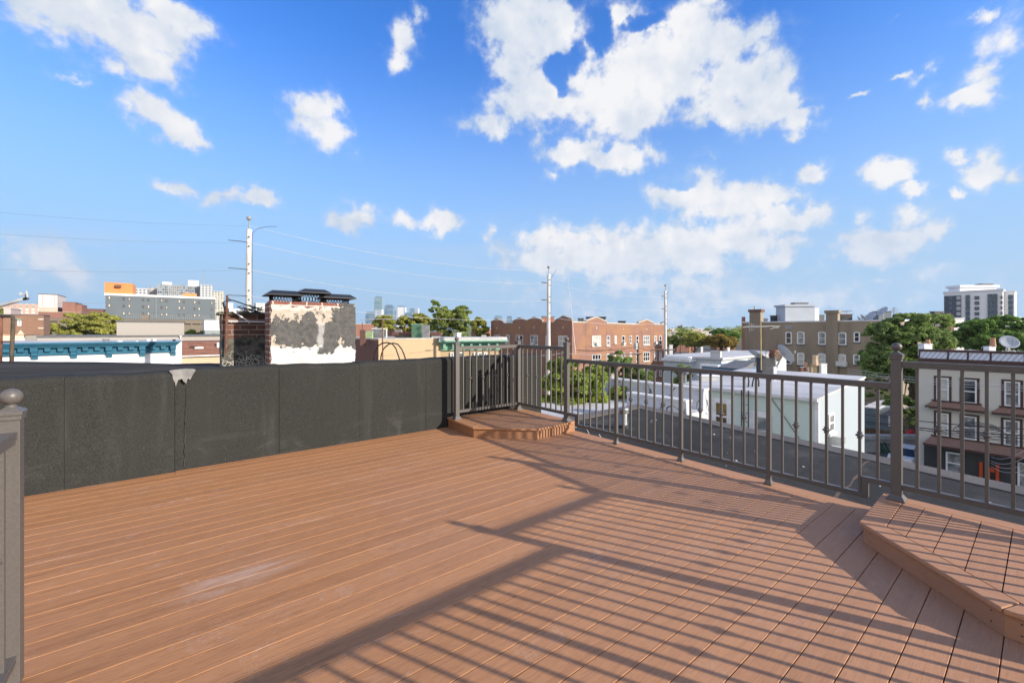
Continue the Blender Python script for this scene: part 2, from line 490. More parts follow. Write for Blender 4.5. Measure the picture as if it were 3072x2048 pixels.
# ================================================================== near scene: deck, railing, parapet, roofs
def deckmat(name, along, base=(.455, .222, .101), dark=(.315, .146, .066), pitch=.1425, scuff=True):
    m, nt, b = new_mat(name)
    g = nt.nodes.new('ShaderNodeNewGeometry'); P = g.outputs['Position']
    s = nt.nodes.new('ShaderNodeSeparateXYZ'); lk(nt, P, s.inputs[0])
    st = {'x': (1.1, 26, 6), 'y': (26, 1.1, 6), 'd': (5, 5, 26)}[along]
    acr = s.outputs[1] if along == 'x' else s.outputs[0]
    cell = mth(nt, 'FLOOR', mth(nt, 'DIVIDE', acr, pitch))
    wn = nt.nodes.new('ShaderNodeTexWhiteNoise'); wn.noise_dimensions = '1D'; lk(nt, cell, wn.inputs['W'])
    mp = nt.nodes.new('ShaderNodeVectorMath'); mp.operation = 'MULTIPLY'; lk(nt, P, mp.inputs[0]); mp.inputs[1].default_value = st
    ad = nt.nodes.new('ShaderNodeVectorMath'); lk(nt, mp.outputs[0], ad.inputs[0])
    cb = nt.nodes.new('ShaderNodeCombineXYZ'); lk(nt, mth(nt, 'MULTIPLY', wn.outputs['Value'], 37.0), cb.inputs[0]); lk(nt, cb.outputs[0], ad.inputs[1])
    n1 = noise(nt, ad.outputs[0], 1.0, 6, .6, .4)
    n2 = noise(nt, ad.outputs[0], 7.0, 6, .75, .8)
    big = noise(nt, P, .9, 3)
    col = mixc(nt, mth(nt, 'MULTIPLY', rampf(nt, n1, .42, .75), .6), base, dark)
    col = mixc(nt, mth(nt, 'MULTIPLY', rampf(nt, n2, .45, .70), .72), col, tuple(x * .6 for x in dark))
    hue = mixc(nt, wn.outputs['Value'], (.92, .91, .9), (1.08, 1.08, 1.09))
    col = mixc(nt, 1.0, col, hue, 'MULTIPLY')
    col = mixc(nt, mth(nt, 'MULTIPLY', rampf(nt, big, .4, .7), .3), col, (.345, .185, .11))
    lit_right = rampf(nt, mth(nt, 'ADD', mth(nt, 'SUBTRACT', mth(nt, 'MULTIPLY', s.outputs[0], .5), mth(nt, 'MULTIPLY', s.outputs[1], .35)), big), -.4, 2.2)   # paler towards the right: the brighter light there is painted into the boards
    col = mixc(nt, mth(nt, 'MULTIPLY', lit_right, .42), col, (.55, .315, .205))
    if scuff:                                     # chalky scuffs trodden into the boards
        sc1 = noise(nt, wpos(nt, (.8, 2.2, 1)), 1.5, 9, .72, 1.2)
        col = mixc(nt, mth(nt, 'MULTIPLY', rampf(nt, sc1, .56, .80), .42), col, (.58, .44, .36))
        sc2 = noise(nt, wpos(nt, (1.0, 1.0, 1)), 2.6, 8, .7, 2.5)
        thin = mth(nt, 'SUBTRACT', 1.0, rampf(nt, mth(nt, 'ABSOLUTE', mth(nt, 'SUBTRACT', sc2, .56)), 0.0, .012))
        col = mixc(nt, mth(nt, 'MULTIPLY', mth(nt, 'MULTIPLY', thin, rampf(nt, sc1, .46, .62)), .35), col, (.6, .5, .44))
        sc3 = noise(nt, wpos(nt, (1.2, 3, 1)), 1.1, 6, .6, .5)
        col = mixc(nt, mth(nt, 'MULTIPLY', rampf(nt, sc3, .6, .8), .4), col, (.2, .125, .085))
        # one long chalk smear
        dx = mth(nt, 'DIVIDE', mth(nt, 'SUBTRACT', s.outputs[0], .27), .42)
        dy = mth(nt, 'DIVIDE', mth(nt, 'SUBTRACT', s.outputs[1], 2.99), .14)
        rr = mth(nt, 'SQRT', mth(nt, 'ADD', mth(nt, 'MULTIPLY', dx, dx), mth(nt, 'MULTIPLY', dy, dy)))
        sm = noise(nt, wpos(nt, (3, 16, 1)), 1.0, 6)
        sm2 = noise(nt, wpos(nt, (2.2, 5, 1)), 3.0, 8, .75)
        k = mth(nt, 'MULTIPLY', mth(nt, 'MULTIPLY', rampf(nt, mth(nt, 'ADD', mth(nt, 'SUBTRACT', 1.1, rr), mth(nt, 'SUBTRACT', sm2, .5)), 0.0, .7), rampf(nt, sm, .32, .66)), mth(nt, 'MULTIPLY_ADD', wn.outputs['Value'], .7, .5))
        col = mixc(nt, mth(nt, 'MULTIPLY', k, .55), col, (.62, .5, .44))
    lk(nt, col, b.inputs['Base Color'])
    lk(nt, mth(nt, 'ADD', .5, mth(nt, 'MULTIPLY', n2, .25)), b.inputs['Roughness'])
    b.inputs['Specular IOR Level'].default_value = .16
    bump(nt, n2, .3, .0015, b)
    return m

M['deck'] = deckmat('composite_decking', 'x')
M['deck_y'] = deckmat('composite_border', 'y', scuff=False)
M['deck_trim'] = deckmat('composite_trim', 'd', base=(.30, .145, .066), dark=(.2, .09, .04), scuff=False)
M['bronze'] = tex('bronze_powder_coat', (.098, .089, .083), (.12, .109, .101), 90, .42, spec=.45, bmp=.06, bdist=.0005)

def board_x(mb, u0, u1, v0, v1, z, t=.024, b=.0018):
    sec = [(v0, z - t), (v0, z - b), (v0 + b, z), (v1 - b, z), (v1, z - b), (v1, z - t)]
    mb.loft([(u0, a, c) for a, c in sec], [(u1, a, c) for a, c in sec])

mb = MB()
PITCH = .1425
v = 5.688 - PITCH
i = 0
while v > -1.0:
    u0 = -4.0
    w = .1387
    ends = [4.405]
    if 2.85 < v < 4.2: ends = [3.2375, 4.405]
    elif i % 7 == 3: ends = [rnd.uniform(-2.6, -1.4), 4.405]
    a = u0
    vb = v + w
    for e in ends:
        if i == 0:                                # the board against the wall steps back at the jog
            board_x(mb, a, -.085, v, v + w - .035, 0); board_x(mb, -.083, e, v, v + w, 0)
        else:
            board_x(mb, a, e, v, vb, 0)
        a = e + .004
    v -= PITCH; i += 1
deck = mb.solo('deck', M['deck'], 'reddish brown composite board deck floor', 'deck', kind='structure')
mb = MB()
mb.box(4.409, 4.548, -1.0, 5.688, -.024, .0); mb.box(4.55, 4.572, -1.02, 5.688, -.2, -.001)
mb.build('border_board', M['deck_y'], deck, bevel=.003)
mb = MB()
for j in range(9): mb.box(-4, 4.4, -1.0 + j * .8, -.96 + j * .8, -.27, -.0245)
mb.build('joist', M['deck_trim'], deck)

def inset(poly, ds):
    n = len(poly); L = []
    for i in range(n):
        a, b = Vector(poly[i]), Vector(poly[(i + 1) % n]); d = (b - a).normalized()
        nn = Vector((-d.y, d.x))                  # inward for counter-clockwise
        L.append((a + nn * ds[i], d))
    out = []
    for i in range(n):
        (p, d), (r, e) = L[i - 1], L[i]
        det = d.x * -e.y + d.y * e.x
        k = ((r.x - p.x) * -e.y + (r.y - p.y) * e.x) / det
        w = p + d * k; out.append((w.x, w.y))
    return out

def clip(poly, ax, lim, keep_less):
    out = []
    n = len(poly)
    for i in range(n):
        a, b = poly[i], poly[(i + 1) % n]
        ia = (a[ax] <= lim) if keep_less else (a[ax] >= lim); ib = (b[ax] <= lim) if keep_less else (b[ax] >= lim)
        if ia: out.append(a)
        if ia != ib:
            t = (lim - a[ax]) / (b[ax] - a[ax]); out.append((a[0] + (b[0] - a[0]) * t, a[1] + (b[1] - a[1]) * t))
    return out

HP = .145
def platform(label, poly, edges, loc):
    """poly counter-clockwise; edges: indices of the sides that carry a border board and a fascia."""
    root = thing('deck_platform', label, 'platform', loc, 'raised corner platforms on the deck')
    n = len(poly)
    ds = [.14 if k in edges else .0 for k in range(n)]
    inn = inset(poly, ds)
    mb = MB()
    for k in edges:
        a, b = poly[k], poly[(k + 1) % n]; c, d = inn[(k + 1) % n], inn[k]
        g = inset([a, b, c, d], [0, .002, .004, .002])
        mb.prism(g, HP - .026, HP)
    mb.build('border_board', M['deck_y'], root, bevel=.006)
    mb = MB()
    v = min(p[1] for p in inn)
    hi = max(p[1] for p in inn)
    v = math.floor(v / PITCH) * PITCH
    while v < hi:
        p = clip(clip(inn, 1, v + .001, False), 1, v + .1405, True)
        if len(p) > 2: mb.prism(inset(p, [.001] * len(p)), HP - .026, HP - .001)
        v += PITCH
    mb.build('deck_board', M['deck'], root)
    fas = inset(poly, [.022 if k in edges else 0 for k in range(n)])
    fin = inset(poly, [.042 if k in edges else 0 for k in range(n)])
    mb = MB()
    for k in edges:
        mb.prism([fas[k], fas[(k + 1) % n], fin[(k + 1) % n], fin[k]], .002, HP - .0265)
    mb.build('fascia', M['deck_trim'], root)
    mb = MB()
    for k in edges:
        a, b = Vector(fas[k]), Vector(fas[(k + 1) % n]); d = (b - a).normalized(); nn = Vector((d.y, -d.x))
        for t in (.07, .93):
            for z in (.035, .09):
                c = a.lerp(b, t); mb = MB(); mb.tube([(c.x, c.y, z), (c.x + nn.x * .0012, c.y + nn.y * .0012, z)], .004, 8); mb.build('screw', M['black'], root)
    mb = MB(); core = inset(poly, [.044 if k in edges else .004 for k in range(n)]); mb.prism(core, .004, HP - .027); mb.build('frame', M['dark'], root)
    return root

platform('raised hexagonal step platform in the far corner beside the dark parapet wall',
         [(3.13, 4.89), (3.78, 4.262), (4.56, 4.28), (4.56, 5.68), (3.17, 5.68)], [0, 1, 2, 3, 4][:2] + [2, 4], (3.8, 5.0, 0))
platform('raised hexagonal step platform in the near right corner under the tall post',
         [(3.115, -.62), (4.56, -.62), (4.56, .835), (3.74, .815), (3.115, .134)], [1, 2, 3, 4], (3.8, .1, 0))

# ------------------------------------------------------------------ railing
def cap_post(root, x, y, zb, zt, w, ball=True, plate=True):
    mb = MB(); mb.box(x - w, x + w, y - w, y + w, zb + .012, zt)
    p = mb.build('post', M['bronze'], root, bevel=.002)
    mb = MB()
    r2 = math.sqrt(2)
    mb.lathe((x, y, zb), [(w * 1.75 * r2, .0), (w * 1.75 * r2, .012), (w * 1.08 * r2, .045), (w * 1.08 * r2, .052)], 4, math.pi / 4)
    if plate: mb.build('base_plate', M['bronze'], p)
    if ball:
        mb = MB()
        c = w * r2
        mb.lathe((x, y, zt), [(c * 1.02, -.012), (c * 1.16, -.008), (c * 1.16, .008), (c * 1.28, .012), (c * 1.28, .024), (c * 1.15, .028), (c * .45, .044), (.3 * c, .046)], 4, math.pi / 4)
        mb.build('post_cap', M['bronze'], p)
        mb = MB(); br = .034; z0 = .085
        prof = [(.018, .04), (.018, .047), (.012, .05)] + [(br * math.sin(a), z0 - br * math.cos(a)) for a in [math.pi * (k + 1.5) / 13 for k in range(12)]] + [(.001, z0 + br)]
        mb.lathe((x, y, zt), prof, 20)
        mb.build('ball_finial', M['bronze'], p, smooth=True)
    return p

def rail_x(mb, p0, p1, z, kind='top'):
    (x0, y0), (x1, y1) = p0, p1
    if kind == 'top': L = [(.019, -.05, -.03), (.023, -.03, -.022), (.021, -.022, -.012), (.0235, -.012, 0)]
    else: L = [(.017, -.042, -.03), (.02, -.03, -.02), (.0165, -.02, -.013), (.02, -.013, 0)]
    for w, a, b in L:
        if abs(x1 - x0) > abs(y1 - y0): mb.box(min(x0, x1), max(x0, x1), y0 - w, y0 + w, z + a, z + b)
        else: mb.box(x0 - w, x0 + w, min(y0, y1), max(y0, y1), z + a, z + b)

def baluster_mb(mb, x, y, z0, z1, knuckle):
    w = .0095
    mb.box(x - w, x + w, y - w, y + w, z0, z1)
    if knuckle:
        zk = z0 + .47; r2 = math.sqrt(2)
        mb.lathe((x, y, zk), [(w * r2 * 1.02, -.03), (.02, -.026), (.02, -.02), (.014, -.016), (.03, -.004), (.03, .004), (.014, .016), (.02, .02), (.02, .026), (w * r2 * 1.02, .03)], 8, math.pi / 8)

def balusters(root, p0, p1, n, z0, z1, seen=True, first_short=None, phase=1, stuff=None):
    for k in range(1, n + 1):
        t = k / (n + 1)
        x, y = p0[0] + (p1[0] - p0[0]) * t, p0[1] + (p1[1] - p0[1]) * t
        zz = z0 + .14 if first_short == k else z0
        mb = stuff if stuff is not None else MB()
        baluster_mb(mb, x, y, zz, z1, k % 2 == phase and first_short != k)
        if stuff is None: mb.build('baluster', M['bronze'], root)

rail = thing('deck_railing', 'bronze metal railing with ball topped posts running round the far and right deck edge', 'railing', (4.45, 2.5, 0))
A, B, Cc, D_, Fp, G_ = (3.235, 5.50), (4.445, 5.52), (4.445, 4.375), (4.45, .735), (4.45, -.45), (3.25, -.46)
TW, LW = .032, .019
ZT, ZTL = 1.245, 1.068                            # tops of the tall and the low rail
for p in (A, B, Cc, D_, Fp, G_): cap_post(rail, p[0], p[1], HP, 1.272, TW)
lows = [(4.45, 3.476), (4.45, 2.569), (4.45, 1.658)]
for p in lows: cap_post(rail, p[0], p[1], 0, ZTL - .05, LW, ball=False)
back = [(2.36, -.46), (1.45, -.46), (.54, -.46)]
for p in back: cap_post(rail, p[0], p[1], 0, ZTL - .05, LW, ball=False)
cap_post(rail, -.66, -.46, 0, 1.105, TW)
def top_rail(p0, p1, z, kind='top', name='top_rail'):
    mb = MB(); rail_x(mb, p0, p1, z, kind); return mb.build(name, M['bronze'], rail)
top_rail((A[0] + TW, 5.51), (B[0] - TW, 5.51), ZT); top_rail((4.447, Cc[1] + TW), (4.447, B[1] - TW), ZT)
top_rail((4.45, Fp[1] + TW), (4.45, D_[1] - TW), ZT); top_rail((G_[0] + TW, -.455), (Fp[0] - TW, -.455), ZT)
top_rail((4.45, D_[1] + TW), (4.45, Cc[1] - TW), ZTL); top_rail((-.66 + TW, -.46), (G_[0] - TW, -.46), ZTL)
ZB, ZBL = HP + .132, .142
top_rail((A[0] + TW, 5.51), (B[0] - TW, 5.51), ZB, 'b', 'bottom_rail'); top_rail((4.447, Cc[1] + TW), (4.447, B[1] - TW), ZB, 'b', 'bottom_rail')
top_rail((4.45, Fp[1] + TW), (4.45, D_[1] - TW), ZB, 'b', 'bottom_rail'); top_rail((G_[0] + TW, -.455), (Fp[0] - TW, -.455), ZB, 'b', 'bottom_rail')
top_rail((-.66 + TW, -.46), (G_[0] - TW, -.46), ZBL, 'b', 'bottom_rail')
mb = MB()                                          # low bottom rail with its step at each platform
s0, s1 = D_[1] + .185, Cc[1] - .185
rail_x(mb, (4.45, s0), (4.45, s1), ZBL, 'b')
rail_x(mb, (4.45, D_[1] + TW), (4.45, s0), ZB, 'b'); rail_x(mb, (4.45, s1), (4.45, Cc[1] - TW), ZB, 'b')
for sv, sg in ((s0, 1), (s1, -1)):
    a, b = sorted((sv, sv + sg * .013)); mb.box(4.45 - .0195, 4.45 + .0195, a, b, ZBL + .0005, ZB - .0005)
    a, b = sorted((sv + sg * .013, sv + sg * .03)); mb.box(4.45 - .017, 4.45 + .017, a, b, ZBL + .0005, ZB - .001)
    a, b = sorted((sv - sg * .013, sv - sg * .0005)); mb.box(4.45 - .0165, 4.45 + .0165, a, b, ZBL - .03, ZB - .043)
mb.build('bottom_rail', M['bronze'], rail)
balusters(rail, (A[0], 5.51), (B[0], 5.51), 9, ZB, ZT - .05, phase=0)
balusters(rail, (4.447, B[1]), (4.447, Cc[1]), 9, ZB, ZT - .05, phase=0)
balusters(rail, (4.45, D_[1]), (4.45, Fp[1]), 9, ZB, ZT - .05, phase=0)
run = [Cc] + lows + [D_]
for k in range(4):
    balusters(rail, (4.45, run[k][1]), (4.45, run[k + 1][1]), 7, ZBL, ZTL - .05, first_short={0: 1, 3: 7}.get(k), phase=0)
rest = MB()                                       # the run along the near side of the deck
balusters(rail, (G_[0], -.455), (Fp[0], -.455), 9, ZB, ZT - .05, stuff=rest, phase=0)
for a, b in zip([G_] + back, back + [(-.66, -.46)]):
    n = 7 if a[0] - b[0] < 1 else 9
    balusters(rail, (a[0], -.46), (b[0], -.46), n, ZBL, ZTL - .05, stuff=rest, phase=0)
setp(rest.build('baluster', M['bronze'], rail), kind='stuff')

lrail = thing('deck_railing', 'bronze railing ending at the nearest ball topped post, cut by the left picture edge', 'railing', (-.573, 2.663, 0))
cap_post(lrail, -.573, 2.663, 0.0, 1.127, .030, plate=False)
cap_post(lrail, -.573, 1.2, 0.0, 1.127, .030, plate=False)
mb = MB(); rail_x(mb, (-.573, 1.2 + TW), (-.573, 2.663 - TW), ZTL); mb.build('top_rail', M['bronze'], lrail)
mb = MB(); rail_x(mb, (-.573, 1.2 + TW), (-.573, 2.663 - TW), ZBL, 'b'); mb.build('bottom_rail', M['bronze'], lrail)
balusters(lrail, (-.573, 2.663), (-.573, 1.2), 11, ZBL, ZTL - .05, phase=0)

# ------------------------------------------------------------------ own roof below the deck
def rollroof(name, c=(.062, .064, .066), c2=(.1, .1, .1), seam=.95, axis=0, speck=.5):
    m, nt, b = new_mat(name)
    P = wpos(nt)
    s = nt.nodes.new('ShaderNodeSeparateXYZ'); lk(nt, P, s.inputs[0])
    n = noise(nt, P, 1.1, 6); g = noise(nt, P, 110, 3); st = noise(nt, wpos(nt, (2.2, 2.2, .25)), 2.0, 6)
    col = mixc(nt, rampf(nt, n, .3, .75), c, c2)
    col = mixc(nt, mth(nt, 'MULTIPLY', rampf(nt, g, .3, .75), .7), tuple(x * .55 for x in c), col)
    col = mixc(nt, mth(nt, 'MULTIPLY', rampf(nt, st, .55, .8), .16), col, (.17, .165, .155))
    if seam:
        wn = nt.nodes.new('ShaderNodeTexWhiteNoise'); wn.noise_dimensions = '1D'
        lk(nt, mth(nt, 'FLOOR', mth(nt, 'DIVIDE', mth(nt, 'ADD', s.outputs[1], noise(nt, wpos(nt, (3, .2, 1)), 1, 3) ) , .95)), wn.inputs['W'])
        col = mixc(nt, 1.0, col, mixc(nt, wn.outputs['Value'], (.86, .86, .87), (1.1, 1.09, 1.07)), 'MULTIPLY')
        pd = noise(nt, wpos(nt, (.5, .8, 1)), 1.0, 6, .65, .6)
        col = mixc(nt, mth(nt, 'MULTIPLY', rampf(nt, pd, .55, .72), .35), col, (.15, .145, .135))
    else:
        sm = noise(nt, wpos(nt, (1.1, 1, 3.5)), 1.6, 7, .65, .8)
        lowz = mth(nt, 'SUBTRACT', 1.0, rampf(nt, s.outputs[2], .12, .42))
        col = mixc(nt, mth(nt, 'MULTIPLY', mth(nt, 'MULTIPLY', rampf(nt, sm, .48, .75), lowz), .22), col, (.17, .165, .15))
    vo = nt.nodes.new('ShaderNodeTexVoronoi'); vo.feature = 'F1'; vo.inputs['Scale'].default_value = 42; lk(nt, P, vo.inputs['Vector'])
    dots = mth(nt, 'LESS_THAN', vo.outputs['Distance'], .075)
    sp = nt.nodes.new('ShaderNodeSeparateColor'); lk(nt, vo.outputs['Color'], sp.inputs[0])
    dots = mth(nt, 'MULTIPLY', dots, mth(nt, 'GREATER_THAN', sp.outputs[0], 1 - .3 * speck))
    col = mixc(nt, dots, col, (.34, .335, .32))
    lk(nt, col, b.inputs['Base Color']); b.inputs['Roughness'].default_value = .85; b.inputs['Specular IOR Level'].default_value = .12
    bump(nt, mth(nt, 'ADD', g, mth(nt, 'MULTIPLY', n, 1.5)), .4, .003, b)
    return m

M['granule'] = rollroof('granulated_roofing_membrane', (.044, .045, .043), (.060, .060, .057), seam=0)
M['granule_roof'] = rollroof('granulated_flat_roof', (.060, .059, .056), (.084, .082, .078), speck=.12)
ob = thing('terrace_building', 'own building carrying the deck, with a low dark grey rolled roof beyond the railing', 'building', (3, 0, GZ))
poly = [(-9, -14), (5.6, -14), (7.72, 0), (8.72, 6.2), (-9, 6.2)]
poly = [(-9, -14), (7.35, -14), (7.62, 0), (8.72, 6.2), (-9, 6.2)]
mb = MB(); mb.prism(inset(poly, [.05] * 5), GZ, -.46); mb.build('wall', M['coping'], ob)
mb = MB(); mb.prism(poly, -.455, -.37)
fld = inset(poly, [.1, .3, .3, .3, .1])
x = 0
for k in range(-14, 7):                            # roofing sheets lap one over the other
    p = clip(clip(fld, 1, k * .95, False), 1, k * .95 + .985, True)
    if len(p) > 2: mb.prism(p, -.369, -.35 + (.004 if k % 2 else 0))
r_ = mb.build('roof', M['granule_roof'], ob)
mb = MB()
for a, b in ((1, 2), (2, 3), (3, 4)):
    pa, pb = poly[a], poly[b]; ia, ib = fld[a], fld[b]
    mb.loft([(pa[0], pa[1], -.369), (pb[0], pb[1], -.369), (ib[0], ib[1], -.369), (ia[0], ia[1], -.369)],
            [(pa[0], pa[1], -.32), (pb[0], pb[1], -.32), (ib[0], ib[1], -.335), (ia[0], ia[1], -.335)])
mb.build('edge_strip', tex('roof_edge_strip', (.16, .145, .13), (.11, .105, .1), 2, .85, fine=.4), r_)
# rusty drip lines across the sheets
for yy in (1.36, -.55):
    mb = MB()
    pts = [Vector((4.7 + k * .3, yy + rnd.uniform(-.03, .03) + k * .02, -.3445)) for k in range(11)]
    for a, b in zip(pts, pts[1:]):
        d = Vector((0, .018 * rnd.uniform(.5, 1.3), 0)); mb.add([a - d, b - d, b + d, a + d], [(0, 1, 2, 3)])
    mb.build('sealant_line', tex('brown_sealant', (.16, .1, .06), (.1, .08, .06), 9), r_, fix=False)
mb = MB()
for _ in range(42):
    x, y = rnd.uniform(4.7, 7.6), rnd.uniform(-1.5, 5.8); s = rnd.uniform(.006, .02)
    if x > 7.3 and y < 1: continue
    mb.lathe((x, y, -.347), [(s, 0), (s * .8, s * .5), (s * .2, s * .6)], 5, rnd.random())
mb.solo('roof_grit', flat('pale_chips', (.6, .58, .55)), 'pale chips scattered on the lower dark roof', 'grit', kind='stuff')

vp = at(*q(14, 1060, 915), 7.83); vb = Vector((vp.x, vp.y, -.345))
vt = thing('roof_vent', 'shiny ribbed metal vent pipe with round cap on the lower dark roof', 'vent', vb)
prof = [(.082, 0), (.082, .07)]
for k in range(11): prof += [(.068, .075 + k * .018), (.073, .084 + k * .018)]
prof += [(.068, .28)]
mb = MB(); mb.lathe(vb, prof, 20); mb.build('pipe', M['galv'], vt, smooth=False)
mb = MB(); mb.lathe(vb + Vector((0, 0, .28)), [(.06, 0), (.098, .002), (.1, .01), (.1, .085), (.094, .1), (.06, .115), (.01, .12)], 24); mb.build('cap', M['galv'], vt)
mb = MB(); mb.lathe(vb, [(.2, .0), (.19, .008), (.09, .012), (.088, .06), (.084, .062)], 20); mb.build('flashing', M['dark'], vt)
mb = MB()
for k in range(3):
    p = at(*q(14, 500 + k * 110, 985), 5.9); z = .03
    c = Vector((4.72 + .02 * k, 4.1 - .22 * k, -.3)); mb.tube([c, c + Vector((-.03, .01, .2)), c + Vector((-.1, .05, .36 - .05 * k))], .004, 5)
mb.solo('loose_wire', M['white'], 'pale loose wire ends sticking up at the deck edge beside the far platform', 'wire')

# ------------------------------------------------------------------ parapet wall
pw = thing('parapet_wall', 'black granulated parapet wall along the left side of the deck', 'wall', (1, 5.86, -.36))
fw = FV(5.70, 0, 1600)
cuts = [-6.5, -3.2, fw.Q(196), fw.Q(525), fw.Q(838), fw.Q(1080), fw.Q(1278), None]
u0w = fw.p0.x
us = [-6.5, -3.2] + [u0w + fw.Q(p) for p in (196, 525, 838, 1080, 1278)] + [3.75, 4.35, 5.137]
mb = MB()
for k in range(len(us) - 1):
    a, b = us[k], us[k + 1]
    vf = 5.70 + (.004 if k % 2 else 0) - (.036 if b < 0.2 else 0)
    zt = 1.06 + (-.006, .004, 0, .006, -.004, .003, -.003, .002, 0)[k % 9]
    sec = [(vf, -.36), (vf, zt - .06), (vf + .012, zt - .022), (vf + .04, zt - .004), (vf + .08, zt), (6.05, zt - .01), (6.05, -.36)]
    nseg = max(2, int((b - a) / .12)); rings = []
    for j in range(nseg + 1):
        x = a + (b - .003 - a) * j / nseg
        wz = .007 * math.sin(x * 2.3) + .005 * math.sin(x * 6.1 + 1) + .003 * math.sin(x * 17); wv = .004 * math.sin(x * 3.7 + .5) + .0025 * math.sin(x * 11)
        rings.append([(x, y + (wv if i_ < 5 else 0), z + (wz if 0 < i_ < 6 else 0)) for i_, (y, z) in enumerate(sec)])
    ns = len(sec)
    mb.add([p for r in rings for p in r], [(j * ns + i_, (j + 1) * ns + i_, (j + 1) * ns + (i_ + 1) % ns, j * ns + (i_ + 1) % ns) for j in range(nseg) for i_ in range(ns)] +
           [tuple(range(ns)), tuple(nseg * ns + i_ for i_ in reversed(range(ns)))])
mb.build('wall', M['granule'], pw)
pl = FV(5.664, 0, 1600)
out = [(1655, 105), (1690, 97), (1750, 90), (1820, 84), (1900, 86), (1918, 97), (1885, 150), (1865, 190), (1840, 180), (1826, 228),
       (1800, 210), (1785, 182), (1745, 195), (1722, 262), (1714, 215), (1697, 190), (1690, 140)]
mb = MB(); pl.poly(mb, [pl.qz(10, X, Y) for X, Y in [(x, y) for x, y in out]] if 10 in ZO else
        [(pl.Q(x / 3.267), pl.Z(x / 3.267, 1080 + y / 3.267)) for x, y in out], -.03, .006)
mb.build('sealant_patch', tex('grey_sealant', (.26, .26, .255), (.17, .17, .17), 14, .7, bmp=.5), pw)
# worn pale seam below the patch
mb = MB()
for (xa, ya, xb, yb, w) in ((1832, 250, 1815, 640, .0008), (1815, 640, 1806, 1045, .0016)):
    a = (pl.Q(xa / 3.267), pl.Z(xa / 3.267, 1080 + ya / 3.267)); b = (pl.Q(xb / 3.267), pl.Z(xb / 3.267, 1080 + yb / 3.267))
    pts = []
    for k in range(9):
        t = k / 8; pts.append((a[0] + (b[0] - a[0]) * t + rnd.uniform(-.004, .004), a[1] + (b[1] - a[1]) * t, w * rnd.uniform(.3, 1.2)))
    for p, r in zip(pts, pts[1:]): pl.poly(mb, [(p[0] - p[2], p[1]), (p[0] + p[2], p[1]), (r[0] + r[2], r[1]), (r[0] - r[2], r[1])], -.04, -.028)
mb.build('seam', tex('worn_seam', (.13, .125, .11), (.07, .068, .062), 30), pw)

# ------------------------------------------------------------------ neighbour's roof beyond the parapet
nb = thing('adjoining_building', 'adjoining building with a black tarred flat roof behind the parapet wall', 'building', (-2, 7.5, GZ))
mb = MB(); mb.box(-14, 5.05, 6.06, 8.85, GZ, .8); mb.build('wall', M['stone'], nb)
mb = MB()
nx, ny = 40, 8
vs, fs = [], []
for i_ in range(nx + 1):
    for j in range(ny + 1):
        x = -14 + 19.1 * i_ / nx; t = j / ny
        zf = .93 - .062 * (max(x, -3) - 0)
        vs.append((x, 6.056 + 2.85 * t, (1.03 * (1 - t) + min(zf, 1.14) * t) + rnd.uniform(-.012, .012)))
for i_ in range(nx):
    for j in range(ny): fs.append((i_ * (ny + 1) + j, (i_ + 1) * (ny + 1) + j, (i_ + 1) * (ny + 1) + j + 1, i_ * (ny + 1) + j + 1))
b0 = len(vs)
for (x, y, z) in list(vs): vs.append((x, y, .79))
edge = [i_ * (ny + 1) for i_ in range(nx + 1)]; far = [i_ * (ny + 1) + ny for i_ in range(nx + 1)]
for L in (edge, far):
    for a, b in zip(L, L[1:]): fs.append((a, b, b + b0, a + b0))
for L in (list(range(ny + 1)), [nx * (ny + 1) + j for j in range(ny + 1)]):
    for a, b in zip(L, L[1:]): fs.append((a, b, b + b0, a + b0))
mb.add(vs, fs)
mb.build('roof', tex('tarred_roof', (.052, .049, .047), (.085, .081, .077), 1.3, .95, spec=.02, stretch=(.4, 1.5, 1), detail=8, bmp=.5, bdist=.01, fine=.3), nb, smooth=True)

